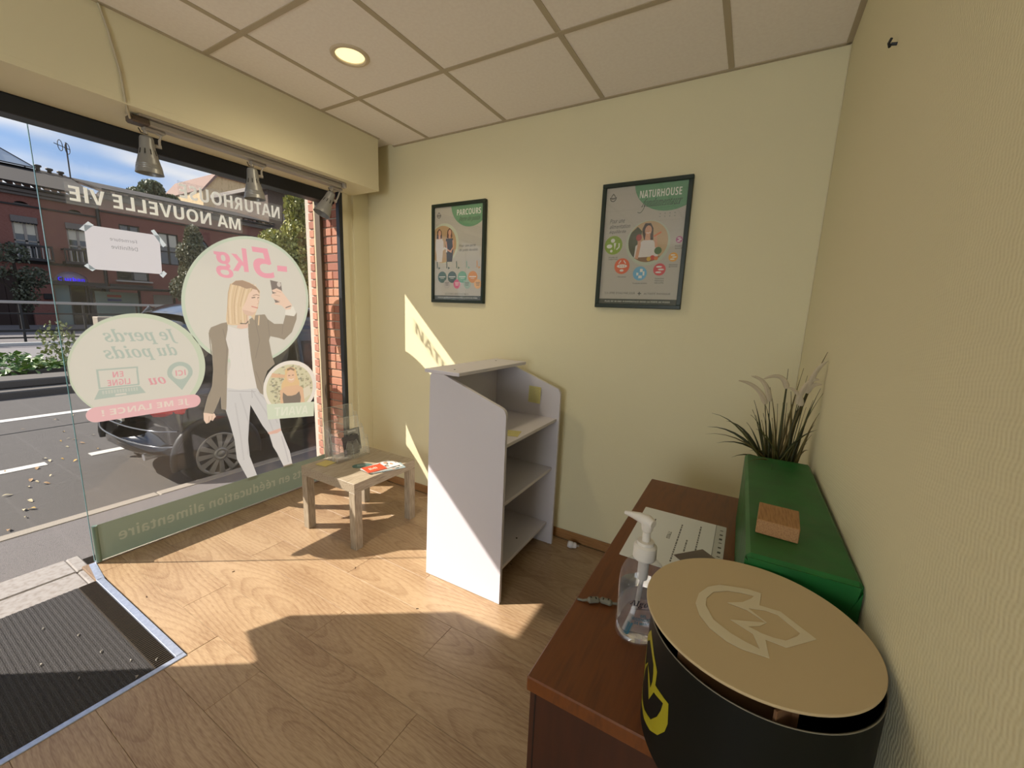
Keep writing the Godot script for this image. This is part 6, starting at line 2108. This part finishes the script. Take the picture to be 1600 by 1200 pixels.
func greenery():
	# yellow-green tree seen beside the pier
	tree("yellow-green leafy tree beside the brick pier, lit by the sun", Vector3(-15.0, RY, -9.0), [
		[Vector3(0, 5.6, 0), Vector3(0.5, 0.8, 0.5)], [Vector3(0.1, 4.5, -0.2), Vector3(1.0, 0.9, 0.9)], [Vector3(0.0, 3.4, 0.5), Vector3(1.3, 0.9, 1.2)], [Vector3(0.0, 3.6, -1.0), Vector3(1.2, 1.0, 1.0)],
		[Vector3(0.2, 2.5, 0.3), Vector3(1.5, 0.9, 1.5)], [Vector3(0.1, 4.0, 1.15), Vector3(0.7, 0.6, 0.55)], [Vector3(-0.2, 4.7, -1.5), Vector3(0.8, 0.9, 0.8)], [Vector3(0.1, 1.7, -0.6), Vector3(1.4, 0.7, 1.3)]], 26000, 0.095, Color(0.12, 0.14, 0.02), Color(0.46, 0.44, 0.12), 71)
	tree("greyish narrow tree in front of the red brick wall", Vector3(-24.0, RY, -8.9), [
		[Vector3(0, 4.9, 0.0), Vector3(0.45, 0.7, 0.4)], [Vector3(0.1, 4.0, 0.1), Vector3(0.8, 0.8, 0.75)], [Vector3(0.0, 3.0, -0.2), Vector3(1.0, 0.9, 1.0)], [Vector3(0.0, 2.2, 0.2), Vector3(1.1, 0.8, 1.05)], [Vector3(0.0, 1.5, -0.8), Vector3(1.0, 0.7, 0.9)]], 15000, 0.095, Color(0.05, 0.065, 0.03), Color(0.20, 0.19, 0.12), 72)
	tree("dark thin tree before the left brick arch", Vector3(-26.5, RY, -2.9), [
		[Vector3(0, 3.4, 0.0), Vector3(0.6, 0.5, 0.6)], [Vector3(0.1, 2.4, -0.5), Vector3(0.9, 0.5, 0.6)], [Vector3(0.0, 2.6, 0.8), Vector3(0.6, 0.5, 0.8)], [Vector3(0.1, 1.6, -0.2), Vector3(0.5, 0.8, 0.45)]], 1900, 0.085, Color(0.035, 0.045, 0.025), Color(0.10, 0.11, 0.07), 73)
	tree("pine crown showing above the brick roof", Vector3(-44.0, RY, -14.6), [
		[Vector3(0, 10.9, 0.0), Vector3(1.0, 0.8, 0.9)], [Vector3(0, 10.2, 1.0), Vector3(1.0, 0.6, 0.8)], [Vector3(0.1, 10.2, -1.2), Vector3(1.0, 0.6, 0.75)], [Vector3(0.0, 9.6, 0.2), Vector3(1.4, 0.6, 1.7)], [Vector3(0.0, 9.8, 2.6), Vector3(0.8, 0.5, 0.8)], [Vector3(0.0, 9.7, -2.0), Vector3(0.8, 0.4, 0.6)]], 9000, 0.15, Color(0.05, 0.075, 0.035), Color(0.15, 0.18, 0.09), 74, "pine_tree")
	var wd := thing("roadside_weed", "tall thin weed rising from the ivy bed", "weed", Vector3(-9.6, -0.1, -0.25))
	crown("foliage", wd, [[Vector3(0, 0.55, 0), Vector3(0.25, 0.5, 0.3)]], 260, 0.05, Color(0.12, 0.14, 0.05), Color(0.28, 0.30, 0.14), 75)


func parked_car():
	var paint := mat(Color(0.012, 0.013, 0.016), 0.12, 0.0, 0.45)
	paint.clearcoat_enabled = true
	paint.clearcoat = 0.5
	paint.clearcoat_roughness = 0.03
	var glass := mat(Color(0.03, 0.045, 0.045), 0.04, 0.0, 0.9)
	var plastic := mat(Color(0.05, 0.05, 0.055), 0.5)
	var cx := -2.63
	var t := thing("parked_car", "black hatchback parked at the kerb outside the shop window", "car", Vector3(cx, RY, 0))
	var ring := func(z: float, w: float, yb: float, yt: float, n: float, bulge := 0.0) -> PackedVector3Array:
		var row := PackedVector3Array()
		for k in 32:
			var a := TAU * (k + 0.5) / 32
			var c := cos(a)
			var s := sin(a)
			var x := signf(c) * pow(absf(c), 2.0 / n) * w
			var y := signf(s) * pow(absf(s), 2.0 / n)
			row.append(Vector3(x, lerpf(yb, yt, 0.5 + 0.5 * y), z + bulge * (1.0 - (x / w) * (x / w))))
		return row
	# lower body, from the rear bumper forward
	var st := mb()
	var rows := []
	for s in [[0.80, 0.30, 0.42, 0.62, 3.0, 0.17], [0.80, 0.70, 0.33, 0.72, 4.0, 0.17], [0.77, 0.79, 0.30, 0.84, 4.5, 0.16], [0.70, 0.825, 0.27, 0.94, 4.5, 0.12], [0.5, 0.845, 0.25, 0.965, 4.5, 0.05], [0.0, 0.85, 0.24, 0.96, 4.5, 0.0], [-0.8, 0.85, 0.24, 0.94, 4.5, 0.0], [-1.5, 0.845, 0.24, 0.91, 4.5, 0.0], [-2.0, 0.83, 0.25, 0.87, 4.5, -0.02], [-2.5, 0.80, 0.27, 0.80, 4.0, -0.10], [-2.75, 0.72, 0.30, 0.70, 3.5, -0.16], [-2.82, 0.45, 0.36, 0.60, 3.0, -0.2]]:
		rows.append(ring.call(s[0], s[1], s[2], s[3], s[4], s[5]))
	sheet(st, rows, true)
	obj("body", fin(st), paint, t)
	# cabin
	st = mb()
	rows = []
	for s in [[0.80, 0.60, 0.80, 0.96, 3.0], [0.72, 0.70, 0.80, 1.16, 3.2], [0.55, 0.69, 0.80, 1.44, 3.4], [0.30, 0.68, 0.80, 1.60, 3.4], [-0.25, 0.68, 0.80, 1.66, 3.4], [-0.75, 0.67, 0.80, 1.63, 3.4], [-1.1, 0.67, 0.80, 1.50, 3.4], [-1.5, 0.70, 0.80, 1.18, 3.4], [-1.85, 0.70, 0.78, 0.92, 3.4]]:
		rows.append(ring.call(s[0], s[1], s[2], s[3], s[4], 0.05 if s[0] > 0.5 else 0.0))
	sheet(st, rows, true)
	obj("cabin", fin(st), glass, t)
	st = mb()
	rows = []
	for s in [[0.50, 0.50, 1.46, 1.545, 3.0], [0.30, 0.57, 1.52, 1.635, 3.0], [-0.25, 0.575, 1.56, 1.69, 3.0], [-0.75, 0.56, 1.54, 1.66, 3.0], [-1.02, 0.52, 1.46, 1.56, 3.0]]:
		rows.append(ring.call(s[0], s[1], s[2], s[3], s[4], 0.0))
	sheet(st, rows, true)
	obj("roof_panel", fin(st), paint, t)
	for sx in [-1.0, 1.0]:
		for pl in [[0.74, 1.00, 0.36, 1.58], [-0.42, 0.95, -0.40, 1.62], [-1.75, 0.95, -1.0, 1.58]]:
			obj("roof_pillar", tube_bar([Vector3(0.76 * sx, pl[1], pl[0]), Vector3(0.70 * sx, (pl[1] + pl[3]) / 2, lerpf(pl[0], pl[2], 0.45)), Vector3(0.585 * sx, pl[3], pl[2])], 0.045), paint, t)
		obj("tail_light", box(Vector3(-0.15, 0.68, -0.05), Vector3(0.15, 0.92, 0.05), 0.035, Transform3D(Basis(Vector3.UP, 0.75 * sx), Vector3(0.70 * sx, 0, 0.775))), mat(Color(0.70, 0.04, 0.06), 0.12), t)
		obj("head_light", box(Vector3(0.62 * sx - 0.14, 0.60, -2.66), Vector3(0.62 * sx + 0.14, 0.74, -2.5), 0.03), mat(Color(0.7, 0.72, 0.75), 0.1), t)
		obj("door_mirror", box(Vector3(0.86 * sx - 0.10, 0.98, -1.35), Vector3(0.86 * sx + 0.10, 1.10, -1.25), 0.03), paint, t)
	for y in [0.42, 0.56]:
		var path := []
		for k in 17:
			var u := -0.80 + k * 0.1
			path.append(Vector3(u, y, 0.805 + 0.158 * (1.0 - pow(absf(u) / 0.84, 2.6)) - (0.05 if absf(u) > 0.75 else 0.0)))
		obj("bumper_line", tube_bar(path, 0.007), mat(Color(0.45, 0.46, 0.48), 0.15, 0.6), t)
	obj("number_plate", box(Vector3(-0.26, 0.60, 0.945), Vector3(0.26, 0.71, 0.965), 0.004), mat(Color(0.6, 0.6, 0.58), 0.4), t)
	obj("exhaust", tube_bar([Vector3(0.42, 0.29, 0.75), Vector3(0.42, 0.28, 0.90)], 0.032), M.alu, t)
	# wheels
	for wz in [0.48, -2.02]:
		for sx in [-1.0, 1.0]:
			var at := Vector3(0.82 * sx, 0.29, wz)
			var ax := Transform3D(Basis(Vector3(0, 0, 1), -PI / 2 * sx), at)
			var ty := mb()
			lathe(ty, [Vector2(0.19, -0.16), Vector2(0.27, -0.16), Vector2(0.29, -0.13), Vector2(0.29, 0.0), Vector2(0.275, 0.028), Vector2(0.205, 0.032), Vector2(0.20, 0.0), Vector2(0.001, -0.01)], 40, ax)
			var w := obj("wheel", fin(ty), mat(Color(0.03, 0.03, 0.03), 0.8), t)
			var hub := mb()
			lathe(hub, [Vector2(0.195, 0.022), Vector2(0.203, 0.034), Vector2(0.198, 0.042), Vector2(0.178, 0.040), Vector2(0.174, 0.028)], 40, ax)
			lathe(hub, [Vector2(0.060, 0.030), Vector2(0.056, 0.050), Vector2(0.036, 0.054), Vector2(0.034, 0.048), Vector2(0.030, 0.052), Vector2(0.001, 0.054)], 24, ax)
			for k in 12:
				var a := TAU * k / 12
				var b := Basis(Vector3.UP, a)
				var sp := PackedVector2Array([Vector2(0.045, -0.014), Vector2(0.182, -0.024), Vector2(0.182, 0.024), Vector2(0.045, 0.014)])
				prism(hub, sp, 0.012, ax * Transform3D(b, Vector3(0, 0.030, 0)) * Transform3D(Basis(Vector3.RIGHT, -PI / 2), Vector3.ZERO))
			obj("wheel_trim", fin(hub), mat(Color(0.50, 0.49, 0.47), 0.35, 0.5), w)
			var arc := mb()
			var ap := []
			for k in 19:
				var a := PI * (k - 1) / 16.0
				ap.append(Vector3(0.83 * sx, 0.29 + sin(a) * 0.345, wz + cos(a) * 0.345))
			tube(arc, ap, 0.034, 8)
			obj("wheel_arch", fin(arc), plastic, t)
			var well := mb()
			var wp := PackedVector2Array()
			for k in 21:
				var a := PI * (k - 1) / 18.0
				wp.append(Vector2(-(wz + cos(a) * 0.335), 0.29 + sin(a) * 0.335))
			prism(well, wp, 0.05, Transform3D(Basis(Vector3(0, 0, -1), Vector3(0, 1, 0), Vector3(1, 0, 0)), Vector3(0.835 * sx - 0.025, 0, 0)))
			obj("wheel_well", fin(well), M.black, t)
